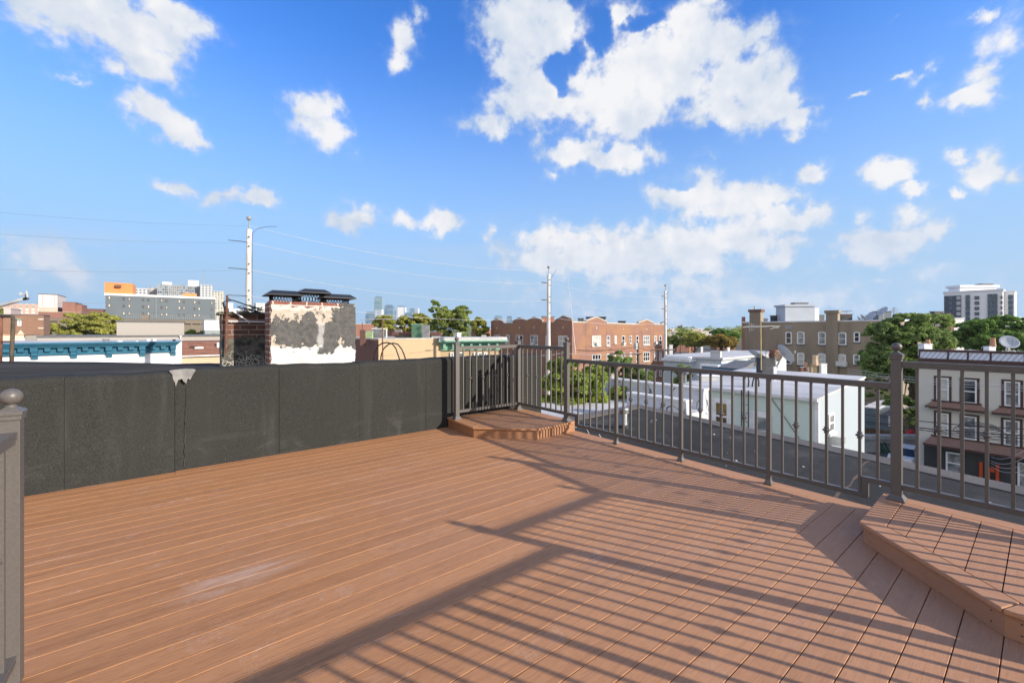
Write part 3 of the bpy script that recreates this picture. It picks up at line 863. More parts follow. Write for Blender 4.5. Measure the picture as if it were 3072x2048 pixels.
# ------------------------------------------------------------------ chimneys
def patchy():
    m, nt, b = new_mat('patched_chimney_render')
    g = nt.nodes.new('ShaderNodeNewGeometry')
    s = nt.nodes.new('ShaderNodeSeparateXYZ'); lk(nt, g.outputs['Position'], s.inputs[0])
    S = mth(nt, 'DIVIDE', mth(nt, 'SUBTRACT', s.outputs[0], .875), 1.075); H = mth(nt, 'DIVIDE', mth(nt, 'SUBTRACT', s.outputs[2], 1.04), .83)
    P = g.outputs['Position']
    n = mth(nt, 'SUBTRACT', noise(nt, P, 4.2, 9, .66), .5); nf = noise(nt, P, 16, 6, .65); n3 = mth(nt, 'SUBTRACT', noise(nt, P, 7, 6), .5)
    ub = mth(nt, 'ADD', .74, mth(nt, 'MULTIPLY', mth(nt, 'MAXIMUM', 0.0, mth(nt, 'SUBTRACT', S, .55)), .75))
    lb = mth(nt, 'ADD', .24, mth(nt, 'MULTIPLY', mth(nt, 'MAXIMUM', 0.0, mth(nt, 'SUBTRACT', .42, S)), .35))
    din = mth(nt, 'MINIMUM', mth(nt, 'SUBTRACT', ub, H), mth(nt, 'SUBTRACT', H, lb))
    dark = rampf(nt, mth(nt, 'ADD', din, mth(nt, 'ADD', mth(nt, 'MULTIPLY', n, 1.35), mth(nt, 'MULTIPLY', mth(nt, 'SUBTRACT', nf, .5), .16))), -.01, .012)
    light = mixc(nt, rampf(nt, mth(nt, 'ADD', mth(nt, 'SUBTRACT', H, .3), mth(nt, 'MULTIPLY', n3, .3)), -.02, .02), (.57, .565, .555), (.44, .385, .32))
    light = mixc(nt, rampf(nt, mth(nt, 'ADD', mth(nt, 'SUBTRACT', H, .86), mth(nt, 'MULTIPLY', n3, .3)), -.01, .01), light, (.54, .51, .47))
    dk = mixc(nt, rampf(nt, nf, .3, .7), (.06, .06, .06), (.115, .112, .108))
    col = mixc(nt, dark, light, dk)
    # grey bare streak
    st = mth(nt, 'SUBTRACT', .05, mth(nt, 'ABSOLUTE', mth(nt, 'SUBTRACT', mth(nt, 'ADD', S, mth(nt, 'MULTIPLY', n3, .1)), .56)))
    stm = mth(nt, 'MULTIPLY', rampf(nt, st, 0, .03), mth(nt, 'MULTIPLY', rampf(nt, H, .2, .3), mth(nt, 'SUBTRACT', 1.0, rampf(nt, H, .62, .72))))
    col = mixc(nt, mth(nt, 'MULTIPLY', stm, .7), col, (.42, .42, .42))
    bt = nt.nodes.new('ShaderNodeTexBrick'); v, h, z = wall_uv(nt); lk(nt, v, bt.inputs['Vector'])
    for k, c in (('Color1', (.24, .085, .055)), ('Color2', (.18, .07, .05)), ('Mortar', (.5, .46, .42))): bt.inputs[k].default_value = (*c, 1)
    bt.inputs['Scale'].default_value = 1; bt.inputs['Brick Width'].default_value = .2; bt.inputs['Row Height'].default_value = .07; bt.inputs['Mortar Size'].default_value = .008
    bm_ = mth(nt, 'MULTIPLY', rampf(nt, mth(nt, 'ADD', mth(nt, 'SUBTRACT', H, .93), mth(nt, 'MULTIPLY', n, .55)), 0, .02), mth(nt, 'SUBTRACT', 1.0, dark))
    col = mixc(nt, bm_, col, bt.outputs['Color'])
    lk(nt, col, b.inputs['Base Color']); b.inputs['Roughness'].default_value = .85
    bump(nt, mth(nt, 'ADD', nf, mth(nt, 'MULTIPLY', dark, .8)), .8, .018, b)
    return m

def rough_box(mb, x0, x1, y0, y1, z0, z1, n=10, amp=.008, rg=random.Random(3)):
    # a box whose faces are uneven
    def face(o, a, b, na, nb_):
        vs = []
        for i_ in range(na + 1):
            for j in range(nb_ + 1):
                p = o + a * (i_ / na) + b * (j / nb_)
                h = random.Random(int(p.x * 991) * 7 + int(p.y * 997) * 13 + int(p.z * 983))
                vs.append(p + Vector((h.uniform(-amp, amp), h.uniform(-amp, amp), h.uniform(-amp, amp) * .7)))
        mb.add(vs, [(i_ * (nb_ + 1) + j, (i_ + 1) * (nb_ + 1) + j, (i_ + 1) * (nb_ + 1) + j + 1, i_ * (nb_ + 1) + j + 1) for i_ in range(na) for j in range(nb_)])
    V = Vector; dx, dy, dz = V((x1 - x0, 0, 0)), V((0, y1 - y0, 0)), V((0, 0, z1 - z0))
    face(V((x0, y0, z0)), dx, dz, n, n); face(V((x0, y1, z0)), dx, dz, n, n)
    face(V((x0, y0, z0)), dy, dz, n // 2, n); face(V((x1, y0, z0)), dy, dz, n // 2, n); face(V((x0, y0, z1)), dx, dy, n, n // 2)

ch = thing('chimney', 'wide patched chimney of white, cream and black render with three black caps', 'chimney', (1.41, 6.42, .9))
mb = MB(); rough_box(mb, .875, 1.95, 6.2, 6.64, .9, 1.87, 14, .009)
mb.build('stack', patchy(), ch, smooth=False)
mb = MB(); mb.box(.862, .8745, 6.21, 6.63, .95, 1.85)
mb.build('brick_face', brick('tarred_old_brick', (.16, .06, .04), (.2, .085, .06), (.42, .4, .38), stain=(.03, .03, .03), samt=.9, sscale=3), ch)
fc = FV(6.42, 700, 1100)
def cap(kx0, kx1, kyt, kyb, mx0, mx1, myb, zoff=0):
    a, b = fc.p0.x + fc.Q(q(2, kx0, 0)[0]), fc.p0.x + fc.Q(q(2, kx1, 0)[0])
    pm = q(2, (kx0 + kx1) / 2, 0)[0]
    zt, zb, zm = fc.Z(pm, q(2, 0, kyt)[1]), fc.Z(pm, q(2, 0, kyb)[1]), 1.86
    y0, y1 = 6.19, 6.66
    mb = MB(); i_ = .07
    mb.loft([(a, y0, zb + .012), (b, y0, zb + .012), (b, y1, zb + .012), (a, y1, zb + .012)], [(a + i_, y0 + i_, zt), (b - i_, y0 + i_, zt), (b - i_, y1 - i_, zt), (a + i_, y1 - i_, zt)])
    mb.box(a, b, y0, y1, zb, zb + .0118)
    c = mb.build('chimney_cap', M['capmetal'], ch)
    m0, m1 = fc.p0.x + fc.Q(q(2, mx0, 0)[0]), fc.p0.x + fc.Q(q(2, mx1, 0)[0])
    mb = MB(); n = max(4, int((m1 - m0) / .035)); h = zb - zm; st = (m1 - m0) / n
    ya, yb = 6.25, 6.6
    for k in range(n):
        x = m0 + st * k
        for yy in (ya, yb):
            mb.tube([(x, yy, zm), (x + st, yy, zb)], .003, 4); mb.tube([(x + st, yy, zm), (x, yy, zb)], .003, 4)
    n = 9; st = (yb - ya) / n
    for k in range(n):
        y = ya + st * k
        for xx in (m0, m1): mb.tube([(xx, y, zm), (xx, y + st, zb)], .003, 4); mb.tube([(xx, y + st, zm), (xx, y, zb)], .003, 4)
    mb.build('mesh_screen', M['black'], c)
M['capmetal'] = flat('black_cap_metal', (.03, .034, .04), .4)
cap(480, 815, 797, 842, 545, 765, 870); cap(783, 1070, 783, 822, 805, 1028, 880); cap(1000, 1302, 830, 870, 1040, 1245, 900)

ch2 = thing('chimney', 'smaller old brick chimney with tarred foot and stone coping, left of the patched one', 'chimney', (.72, 7.15, .9))
def oldbrick():
    m, nt, b = new_mat('old_brick_tarred_foot')
    v, h, z = wall_uv(nt); P = wpos(nt)
    bt = nt.nodes.new('ShaderNodeTexBrick'); lk(nt, v, bt.inputs['Vector'])
    for k, c in (('Color1', (.165, .066, .043)), ('Color2', (.08, .04, .034)), ('Mortar', (.27, .22, .18))): bt.inputs[k].default_value = (*c, 1)
    bt.inputs['Scale'].default_value = 1; bt.inputs['Brick Width'].default_value = .2; bt.inputs['Row Height'].default_value = .068; bt.inputs['Mortar Size'].default_value = .007
    n = mth(nt, 'SUBTRACT', noise(nt, P, 4, 6), .5)
    tar = rampf(nt, mth(nt, 'ADD', mth(nt, 'SUBTRACT', 1.42, z), mth(nt, 'MULTIPLY', n, .25)), -.03, .05)
    tarc = mixc(nt, rampf(nt, noise(nt, P, 11, 5), .35, .65), (.03, .03, .028), (.12, .11, .09))
    vo = nt.nodes.new('ShaderNodeTexVoronoi'); vo.feature = 'DISTANCE_TO_EDGE'; vo.inputs['Scale'].default_value = 22; lk(nt, P, vo.inputs['Vector'])
    cr = mth(nt, 'MULTIPLY', mth(nt, 'LESS_THAN', vo.outputs['Distance'], .07), rampf(nt, mth(nt, 'ADD', n, mth(nt, 'MULTIPLY', mth(nt, 'SUBTRACT', 1.22, z), .9)), .02, .12))
    tarc = mixc(nt, mth(nt, 'MULTIPLY', cr, .8), tarc, (.5, .48, .42))
    col = mixc(nt, mth(nt, 'MULTIPLY', rampf(nt, noise(nt, P, 6, 5), .5, .7), .5), bt.outputs['Color'], (.07, .045, .035))
    lk(nt, mixc(nt, tar, col, tarc), b.inputs['Base Color']); b.inputs['Roughness'].default_value = .85
    bump(nt, bt.outputs['Fac'], .6, -.012, b)
    return m
mb = MB(); rough_box(mb, .39, 1.07, 6.9, 7.4, .85, 1.7, 10, .006); mb.build('stack', oldbrick(), ch2)
mb = MB(); mb.box(.35, 1.1, 6.86, 7.44, 1.7, 1.74); mb.build('coping', tex('mossy_stone', (.16, .14, .1), (.08, .08, .06), 9), ch2, bevel=.008)

fm = FV(6.84, 600, 1000)
mb = MB()
def fp(X, Y, o=0): a, z = fm.qz(2, X, Y); return fm.P(a, o, z)
mm = thing('antenna_mast', 'thin rusty pipe mast with white conduits and loose cables before the brick chimney', 'mast', fp(120, 1395))
mb.tube([fp(118, 1395), fp(124, 1100), fp(130, 830)], .013, 8); mb.lathe(fp(127, 975), [(.02, -.03), (.024, -.02), (.024, .02), (.02, .03)], 8); mb.build('pole', M['rust'], mm)
mb = MB(); mb.tube([fp(145, 955, .02), fp(345, 1090, .0)], .011, 6); mb.tube([fp(140, 1078, .01), fp(488, 1084, .01)], .009, 6); mb.build('conduit', M['white'], mm)
mb = MB()
mb.tube([fp(135, 870), fp(200, 885), fp(300, 920), fp(470, 975)], .009, 6)
for k in range(5):
    a, b = fp(145 + 8 * k, 860 + 6 * k, .02), fp(105 + 3 * k, 990 - 10 * k, .03)
    mb.tube([a, a.lerp(b, .5) + Vector((-.05, -.02, .03)), b], .004, 5)
rr = random.Random(4)
for k in range(9):
    c = fp(330, 990); pts = [c + Vector((rr.uniform(-.16, .2), rr.uniform(-.1, .1), rr.uniform(-.02, .1))) for _ in range(5)]
    mb.tube(pts, .004, 5)
mb.build('cable', M['black'], mm)

fpipe = 5.75
def pp(X, Y): return at(*q(1, X, Y), fpipe)
pf = thing('pipe_frame', 'dark rusted pipe frame standing on the tarred roof at the left edge', 'pipe frame', pp(130, 885))
mb = MB(); mb.tube([pp(118, 905), pp(118, 800), pp(128, 600), pp(133, 470), pp(128, 440), pp(110, 430), pp(60, 430), pp(-120, 430)], .022, 8)
mb.build('upright', tex('tarred_rusty_pipe', (.05, .05, .045), (.12, .09, .06), 9, .8), pf, smooth=True)
mb = MB(); mb.tube([pp(8, 430), pp(4, 640), pp(0, 905)], .022, 8); mb.build('upright', M['rust'], pf, smooth=True)
mb = MB(); mb.tube([pp(118, 688), pp(-60, 690)], .013, 6); mb.build('rung', M['rust'], pf)

def fl(X, Y, d=8.0): return at(*q(20, X, Y), d)
lamp = thing('floodlight_arm', 'grey metal arm holding a small white floodlight above the left roofs', 'floodlight', fl(-260, 1500))
mb = MB(); mb.tube([fl(-260, 1500), fl(-260, 740)], .05, 10); mb.build('pole', M['galv'], lamp, smooth=True)
mb = MB(); mb.tube([fl(-260, 735), fl(0, 650), fl(250, 585), fl(505, 505)], [.036, .034, .03, .024], 10); mb.build('arm', M['lightgrey'], lamp, smooth=True)
mb = MB(); mb.tube([fl(490, 515), fl(560, 500)], .028, 8); mb.tube([fl(525, 500), fl(518, 420)], .014, 6); mb.build('bracket', M['black'], lamp)
mb = MB(); c = fl(412, 415); 
h = [fl(372, 385), fl(440, 378), fl(448, 440), fl(405, 448)]; off = dirn(60).to_3d() * .05
mb.loft(h, [p + off for p in h]); mb.tube([fl(445, 420), fl(510, 425)], .01, 6); mb.build('floodlight', M['white'], lamp)
mb = MB(); mb.tube([fl(545, 500), fl(530, 350)], .013, 6); mb.tube([fl(560, 500), fl(552, 380)], .008, 6); mb.build('antenna', M['lightgrey'], lamp)

hp = thing('roof_ladder', 'pair of arched black handrail hoops behind the parapet wall', 'ladder rail', at(*q(24, 900, 1020), 7))
for pts in ([(600, 1060), (605, 960), (620, 870), (680, 725), (780, 657), (890, 640), (1000, 667), (1080, 760), (1130, 900), (1172, 1035)],
            [(752, 1060), (755, 960), (775, 870), (830, 760), (930, 675), (1030, 653), (1130, 682), (1210, 780), (1260, 890), (1306, 1035)]):
    mb = MB(); mb.tube([at(*q(24, X, Y), 7.0) for X, Y in pts], .011, 8); mb.build('hoop', M['black'], hp, smooth=True)
an = thing('tv_antenna', 'thin brown antenna mast with a long horizontal boom behind the hoops', 'antenna', at(*q(24, 795, 1030), 8))
mb = MB(); mb.tube([at(*q(24, 797, 1040), 8), at(*q(24, 785, 110), 8)], .011, 6); mb.build('mast', M['rust'], an)
mb = MB(); mb.tube([at(*q(24, 300, 135), 8), at(*q(24, 785, 125), 8), at(*q(24, 1165, 122), 8)], .008, 6)
for k in range(8):
    c = at(*q(24, 330 + 105 * k, 134 - k * 1.7), 8); d = Vector((.1, .25, 0)); mb.tube([c - d, c + d], .004, 5)
mb.build('boom', M['lightgrey'], an)
# ================================================================== streets, buildings, trees
def at_z(px, py, z):
    return at(px, py, (CH - z) * F / (py - HY))

mb = MB(); mb.add([(-5000, -5000, GZ), (9000, -5000, GZ), (9000, 9000, GZ), (-5000, 9000, GZ)], [(0, 1, 2, 3)])
mb.solo('ground', tex('city_ground', (.09, .09, .085), (.13, .125, .11), .05, .9), 'grey ground of yards and lots between the buildings', 'ground', kind='structure', fix=False)
mb = MB(); mb.add([(-300, 30.5, GZ + .004), (400, 30.5, GZ + .004), (400, 38, GZ + .004), (-300, 38, GZ + .004)], [(0, 1, 2, 3)])
mb.add([(33, -120, GZ + .008), (42, -120, GZ + .008), (42, 30.49, GZ + .008), (33, 30.49, GZ + .008)], [(0, 1, 2, 3)])
mb.solo('road', tex('asphalt', (.05, .05, .052), (.075, .075, .075), 1.2, .9), 'grey asphalt street between the row houses', 'road', kind='structure', fix=False)
mb = MB(); mb.box(42, 45.5, -120, 28, GZ + .001, GZ + .13); mb.box(-300, 400, 38, 40.8, GZ + .001, GZ + .13)
mb.solo('pavement', tex('concrete_pavement', (.32, .31, .29), (.24, .23, .22), 1.5, .9), 'pale concrete pavement along the street', 'pavement', kind='structure')

BR = {'brown': brick('brown_brick', (.25, .125, .075), (.20, .095, .06), (.29, .22, .17), samt=.15),
      'red': brick('red_brick', (.25, .095, .062), (.2, .075, .052), (.27, .2, .17), samt=.2),
      'flats': brick('weathered_red_brick', (.29, .125, .082), (.21, .088, .064), (.34, .26, .21), samt=.35, stain=(.15, .08, .062), tint=(.36, .19, .085)),
      'dark': brick('dark_brick', (.17, .07, .05), (.11, .05, .04), (.17, .12, .1), samt=.4),
      'yellow': brick('cream_brick', (.50, .365, .21), (.45, .325, .19), (.47, .38, .27), samt=.18, stain=(.42, .3, .2))}

def boxV(name, label, k, x0, x1, yt, V, depth, wall, roof=None, cat='building', group=None, z0=GZ, over=.06, rt=.1):
    f = FV(V, q(k, x0, 0)[0], q(k, x1, 0)[0])
    zt = f.qz(k, (x0 + x1) / 2, yt)[1]
    return building(name, label, cat, f, depth, zt, wall, roof, z0, group, over, rt), f, zt

def boxU(name, label, k, x0, x1, yt, U, depth, wall, roof=None, cat='building', group=None, z0=GZ, over=.06, rt=.1):
    f = FU(U, q(k, x0, 0)[0], q(k, x1, 0)[0])
    zt = f.qz(k, (x0 + x1) / 2, yt)[1]
    return building(name, label, cat, f, depth, zt, wall, roof, z0, group, over, rt), f, zt

def fbox(f, root, name, m, k, x0, x1, y0, y1, o0, o1):
    r = f.rect(k, x0, x1, y0, y1); mb = MB(); f.box(mb, r[0], r[1], r[2], r[3], o0, o1); return mb.build(name, m, root)

# ------------------------------------------------------------------ white house with the blue cornice
M['blue'] = tex('blue_cornice_paint', (.02, .11, .185), (.03, .14, .22), 2, .5)
M['white_siding'] = siding('white_siding', (.80, .80, .80), .12, .14, .05)
f = FV(40, -900, q(1, 1828, 0)[0])
zt = f.qz(1, 1790, 682)[1]
wh = building('row_house', 'white sided house front topped by a long blue bracketed cornice', 'house', f, 13, zt - .12, M['white_siding'], M['roofwhite'], over=-.02, rt=.06)
zc = [f.qz(1, 1748, y)[1] for y in (682, 696, 706, 716, 726, 732, 775)]
qe = f.qz(1, 1762, 700)[0]
mb = MB()
f.box(mb, -6, qe + .32, zc[1], zc[0], -.1, .62); f.box(mb, -6, qe + .24, zc[2], zc[1] - .001, -.1, .52); f.box(mb, -6, qe + .16, zc[3], zc[2] - .001, -.1, .44)
f.box(mb, -6, qe + .1, zc[4], zc[3] - .001, -.1, .36); f.box(mb, -6, qe, zc[6] - .07, zc[4] - .001, -.02, .10)
f.box(mb, -6, qe + .02, zc[6] - .13, zc[6] - .071, -.02, .14)
cor = mb.build('cornice', M['blue'], wh)
pan = MB()
xs = [75, 222, 490, 620, 868, 988, 1220, 1330, 1545, 1648]; big = [-70, 355, 748, 1105, 1438, 1748]
for X in xs:
    c = f.qz(1, X, 740)[0]; mb = MB(); f.box(mb, c - .13, c + .13, zc[4] - .24, zc[4] - .001, .09, .3); f.box(mb, c - .1, c + .1, zc[4] - .3, zc[4] - .241, .09, .2); mb.build('bracket', M['blue'], cor)
for X in big:
    c = f.qz(1, X, 740)[0]; mb = MB()
    f.box(mb, c - .16, c + .16, zc[4] - .26, zc[4] - .001, .09, .36); f.box(mb, c - .13, c + .13, zc[6] - .15, zc[4] - .261, .09, .26); f.box(mb, c - .14, c + .14, zc[6] - .36, zc[6] - .1505, .012, .15)
    mb.build('bracket', M['blue'], cor)
al = sorted(xs + big)
mb = MB()
for a, b in zip(al, al[1:]):
    qa, qb = f.qz(1, a, 740)[0] + .3, f.qz(1, b, 740)[0] - .3
    if qb - qa > .2: f.box(mb, qa, qb, zc[6] + .06, zc[4] - .08, .09, .125)
mb.build('panel', M['blue'], cor)
mb = MB(); L = f.L; f.box(mb, L - .35, L + .02, GZ, zt - .2, -.02, .05); mb.build('corner_board', M['white'], wh)
for i, (X, y0, y1, r, c, lab) in enumerate([(1068, 690, 660, .17, 'galv', 'grey capped vent pipe left on the roof behind the blue cornice'),
                                   (1205, 690, 676, .16, 'white', 'low white gooseneck vent behind the blue cornice'),
                                   (1378, 690, 680, .1, 'white', 'shortest white vent stub behind the blue cornice'),
                                   (1495, 690, 662, .11, 'white', 'left one of two tall white vent stubs behind the blue cornice'),
                                   (1557, 690, 658, .1, 'white', 'right one of two tall white vent stubs behind the blue cornice'),
                                   (1755, 690, 664, .09, 'black', 'small black vent at the right end behind the blue cornice')]):
    px, py = q(1, X, y1); D = dirn(px); k = 42.2 / D.y; b = Vector((D.x * k, 42.2, zt - .06)); h = z_at(py, k) - b.z
    mb = MB(); mb.lathe(b, [(r, 0), (r, h * .75), (r * 1.25, h * .76), (r * 1.25, h), (r * .5, h * 1.02)], 10)
    mb.solo('vent_pipe', M[c], lab, 'vent', 'vents on the white house roof')

# ------------------------------------------------------------------ grey siding building and brown shingle roof
M['beige_siding'] = siding('beige_siding', (.33, .305, .275), .2, .5, .08)
r_, f, zt = boxV('warehouse', 'long low beige sided building with dark coping behind the blue cornice', 1, 378, 2420, 640, 52, 9, M['beige_siding'], M['coping'], rt=.16)
r_, f, zt = boxV('rooftop_block', 'tall beige sided block with dark coping rising behind the blue cornice', 1, 1175, 1856, 494, 52.6, 7, M['beige_siding'], M['coping'], rt=.16)
mb = MB(); a, z = f.qz(1, 1822, 690); mb.tube([f.P(a, .8, z - .3), f.P(a, .8, f.qz(1, 1822, 628)[1])], .03, 6)
mb.tube([f.P(a - .1, .8, f.qz(1, 1822, 630)[1]), f.P(a + .1, .8, f.qz(1, 1822, 630)[1])], .05, 6)
mb.solo('vent_pipe', M['white'], 'thin white T shaped vent pipe before the tall beige block', 'vent')
M['shingle'] = brick('brown_shingles', (.17, .075, .05), (.24, .11, .075), (.08, .045, .035), .3, .14, samt=.15)
M['tan_siding'] = siding('tan_siding', (.48, .37, .25), .13, .3, .05)
f = FV(45, q(1, 1826, 0)[0], q(1, 2420, 0)[0])
z1, z0, zw = f.qz(1, 2030, 690)[1], f.qz(1, 2030, 822)[1], f.qz(1, 2030, 832)[1]
hs = building('row_house', 'tan sided house with sloping brown shingle roof beside the white house', 'house', f, 8, zw, M['tan_siding'])
mb = MB(); L = f.L
mb.loft([f.P(-.1, .25, z0), f.P(-.1, -1.0, z1), f.P(-.1, -8, z1), f.P(-.1, -8, z0)], [f.P(L, .25, z0), f.P(L, -1.0, z1), f.P(L, -8, z1), f.P(L, -8, z0)])
rf = mb.build('roof', M['shingle'], hs)
mb = MB(); f.box(mb, -.15, L, zw, z0 - .002, -.02, .33); mb.build('gutter', M['white'], hs)
for X, Y, w in ((1950, 748, .22), (2008, 756, .3), (2200, 745, .08)):
    a, z = f.qz(1, X, Y); t = (z - z0) / (z1 - z0); o = .25 - 1.25 * t
    mb = MB(); f.box(mb, a - w, a + w, z - .03, z + (.12 if w > .1 else .42), o - .1, o + .12); mb.build('roof_vent', M['white'] if w != .22 else M['black'], hs)

# ------------------------------------------------------------------ left: brown brick house, cream gabled house, garage, hospital
r_, f, zt = boxV('brick_building', 'brown brick building with one white window at the left edge', 1, -420, 440, 418, 75, 3, BR['brown'], M['coping'])
window(f, r_, f.rect(1, 176, 216, 474, 529), M['white'], M['glass_half'], .1)
fbox(f, r_, 'awning', flat('green_awning', (.2, .32, .25)), 1, 174, 218, 458, 473, -.02, .2)
for y in (455, 545): fbox(f, r_, 'stone_band', M['stone'], 1, 384, 440, y, y + 13, -.02, .06)
boxV('rooftop_hut', 'small pale rooftop hut standing on the brown brick building', 1, 38, 108, 357, 77, 4, tex('pale_pink_render', (.55, .42, .4), (.5, .4, .38), 2), M['lightgrey'], cat='hut', z0=zt)
r_, f, zt = boxV('small_house', 'cream house with a little pointed gable before the brown brick building', 1, -60, 243, 622, 62, 6, tex('cream_render', (.62, .55, .44), (.55, .48, .38), 2), M['terra'], cat='house')
mb = MB(); f.poly(mb, [f.qz(1, X, Y) for X, Y in ((165, 640), (243, 640), (243, 620), (206, 572), (168, 620))], -.3, .03); mb.build('gable', tex('cream_gable', (.62, .55, .44), (.56, .5, .4), 2), r_)
for a in (189, 226): window(f, r_, f.rect(1, a, a + 22, 655, 720), M['white'], M['glass'], .06)
M['garage'] = tex('tan_concrete', (.2, .165, .125), (.165, .138, .108), .35, .85)
r_, f, zt = boxV('parking_garage', 'long low tan concrete garage with dark slots below the grey hospital', 1, 445, 2140, 462, 170, 30, M['garage'], M['coping'])
for a, b, y in ((463, 578, 478), (603, 640, 479), (1860, 1925, 504), (1940, 2020, 505), (2030, 2107, 506), (700, 800, 481)):
    fbox(f, r_, 'slot', M['black'], 1, a, b, y, y + 13, -.02, .03)
mb = MB(); L = f.L
qa = f.qz(1, 1270, 450)[0]
for k in range(40): p = qa + (L - qa) * k / 39; mb.tube([f.P(p, -1, zt), f.P(p, -1, zt + 1.5)], .03, 4)
for z in (.8, 1.5): mb.tube([f.P(qa, -1, zt + z), f.P(L, -1, zt + z)], .035, 4)
mb.build('guard_rail', M['grey'], r_)
boxV('rooftop_hut', 'tan box shaped hut on the garage roof before the grey hospital', 1, 1422, 1500, 418, 176, 6, M['garage'], M['coping'], cat='hut', z0=zt + .1)
M['hosp'] = tex('grey_blue_cladding', (.125, .152, .172), (.112, .136, .155), .12, .6)
M['orange'] = tex('orange_cladding', (.64, .235, .075), (.60, .22, .07), .1, .6)
f = FV(240, q(21, 90, 0)[0], q(21, 1932, 0)[0])
zt = f.qz(21, 600, 385)[1]
ho = building('hospital', 'grey clad hospital with white parapet and scattered square windows', 'building', f, 30, zt, M['hosp'])
mb = MB()
zp = [f.qz(21, 600, 380)[1], zt + 0.0]
zt2 = f.qz(21, 600, 351)[1] - 1.2
f.box(mb, -.25, f.L + .25, zt - .02, zt2 + 1.2, -30.25, .25); mb.build('parapet', M['white'], ho)
P_ = [(158, 410, 1), (400, 425, 0), (494, 430, 2), (727, 440, 0), (815, 448, 0), (1036, 455, 2), (1119, 459, 0), (1332, 470, 1), (1411, 475, 0), (1591, 482, 1), (1666, 488, 0), (1878, 497, 2),
      (158, 538, 1), (400, 545, 0), (494, 548, 1), (727, 558, 0), (815, 561, 1), (1036, 571, 0), (1119, 575, 2), (1332, 581, 1), (1411, 584, 2), (1591, 592, 0), (1666, 596, 1), (1878, 605, 0),
      (400, 671, 1), (494, 672, 2), (727, 676, 0), (815, 680, 1), (1036, 690, 2), (1119, 692, 1), (1332, 697, 0), (1411, 699, 0), (1591, 705, 1), (1666, 707, 2), (1878, 714, 0)]
M['blind1'] = flat('pale_blind', (.62, .55, .46)); M['blind2'] = flat('tan_blind', (.42, .38, .32)); M['pane_dark'] = glassm('dark_pane', (.07, .08, .09), (.1, .11, .12), .2)
for X, Y, c in P_:
    w = 23 - X / 1878 * 4; h = 27 - X / 1878 * 4
    a = f.rect(21, X - w, X + w, Y - h, Y + h)
    mb = MB(); f.box(mb, a[0], a[1], a[2], a[3], -.02, .12); wn_ = mb.build('window', M['coping'], ho)
    mb = MB(); i_ = .2; f.box(mb, a[0] + i_, a[1] - i_, a[2] + i_, a[3] - i_, .0, .16); mb.build('pane', (M['pane_dark'], M['blind1'], M['blind2'])[c], wn_)
fbox(f, ho, 'downpipe', M['grey'], 21, 935, 945, 400, 760, -.02, .25)
r_, f2, z2 = boxV('rooftop_block', 'large orange clad block on top of the grey hospital', 21, 76, 552, 158, 242, 14, M['orange'], None, z0=zt2 + 1.2)
fbox(f2, r_, 'louvre', M['rust'], 21, 262, 358, 195, 238, -.02, 1.2)
boxV('rooftop_block', 'small orange clad block near the right end of the hospital roof', 21, 1390, 1625, 335, 243, 8, M['orange'], None, z0=zt2 + 1.2)
# brick complex
boxV('brick_building', 'low red brick wing with pale bands left of the grey hospital', 1, 388, 815, 390, 215, 15, BR['red'], M['stone'])
boxV('brick_building', 'red brick stair tower beside the white penthouse left of the hospital', 1, 630, 760, 290, 225, 12, BR['red'], M['coping'])
boxV('brick_building', 'lower red brick stub with a dark side beside the brick stair tower', 1, 757, 825, 315, 226, 11, BR['red'], M['coping'])
boxV('brick_building', 'brick wing painted dark as in shade against the left end of the hospital', 1, 800, 1040, 358, 236, 12, BR['dark'], M['coping'])  # the wing stands in shade; that shade is put into the brick colour
r_, f, z2 = boxV('penthouse', 'tall white windowless penthouse block above the red brick wing', 1, 388, 578, 215, 255, 16, tex('pale_panel', (.66, .58, .54), (.62, .55, .51), .2), M['coping'], rt=.3)
for X in (428, 552): fbox(f, r_, 'panel_joint', M['rust'], 1, X - 1.2, X + 1.2, 216, 336, -.02, .06)
boxV('brick_building', 'beige block at the foot of the white penthouse', 1, 392, 580, 340, 228, 12, tex('beige_render', (.5, .4, .32), (.44, .36, .29), .3), M['white'])
boxV('apartment_block', 'long pinkish brick apartment block with pale window columns at the far left', 1, -420, 390, 300, 600, 40,
     grid('apartment_grid', (.46, .30, .235), (.6, .6, .58), 3.9, 2.9, .52, .62, glass2=(.3, .3, .3)), M['lightgrey'])
# towers behind the hospital
G1 = grid('white_tower_grid', (.44, .45, .46), (.13, .155, .18), 3.4, 3.1, .55, .55, glass2=(.12, .15, .18))
G2 = grid('grey_tower_bands', (.27, .285, .3), (.08, .1, .125), 2.2, 3.3, .8, .7, glass2=(.22, .27, .31))
G3 = grid('pale_tower_grid', (.46, .45, .40), (.13, .15, .15), 3.0, 2.9, .6, .62, glass2=(.3, .3, .26))
boxV('apartment_tower', 'low white apartment tower just right of the orange rooftop block', 21, 560, 800, 250, 640, 30, G1, M['lightgrey'])
boxV('apartment_tower', 'beige apartment tower between the low white one and the grey one', 21, 806, 955, 238, 700, 30, grid('beige_tower_grid', (.4, .37, .33), (.18, .18, .18), 4, 3, .4, .5), M['lightgrey'])
r_, f, z2 = boxV('apartment_tower', 'wide grey apartment tower with balcony bands behind the hospital', 21, 960, 1680, 200, 660, 40, G2, M['lightgrey'])
for k in range(6):
    X = 1150 + k * 34; fbox(f, r_, 'pier', M['lightgrey'], 21, X, X + 11, 200, 420, -.5, 1.2)
boxV('rooftop_block', 'pale plant room left on the wide grey tower', 21, 1050, 1210, 145, 668, 12, M['white_dull'], M['lightgrey'], z0=z2)
boxV('rooftop_block', 'white plant room right on the wide grey tower', 21, 1480, 1660, 118, 668, 12, M['white_dull'], M['lightgrey'], z0=z2)
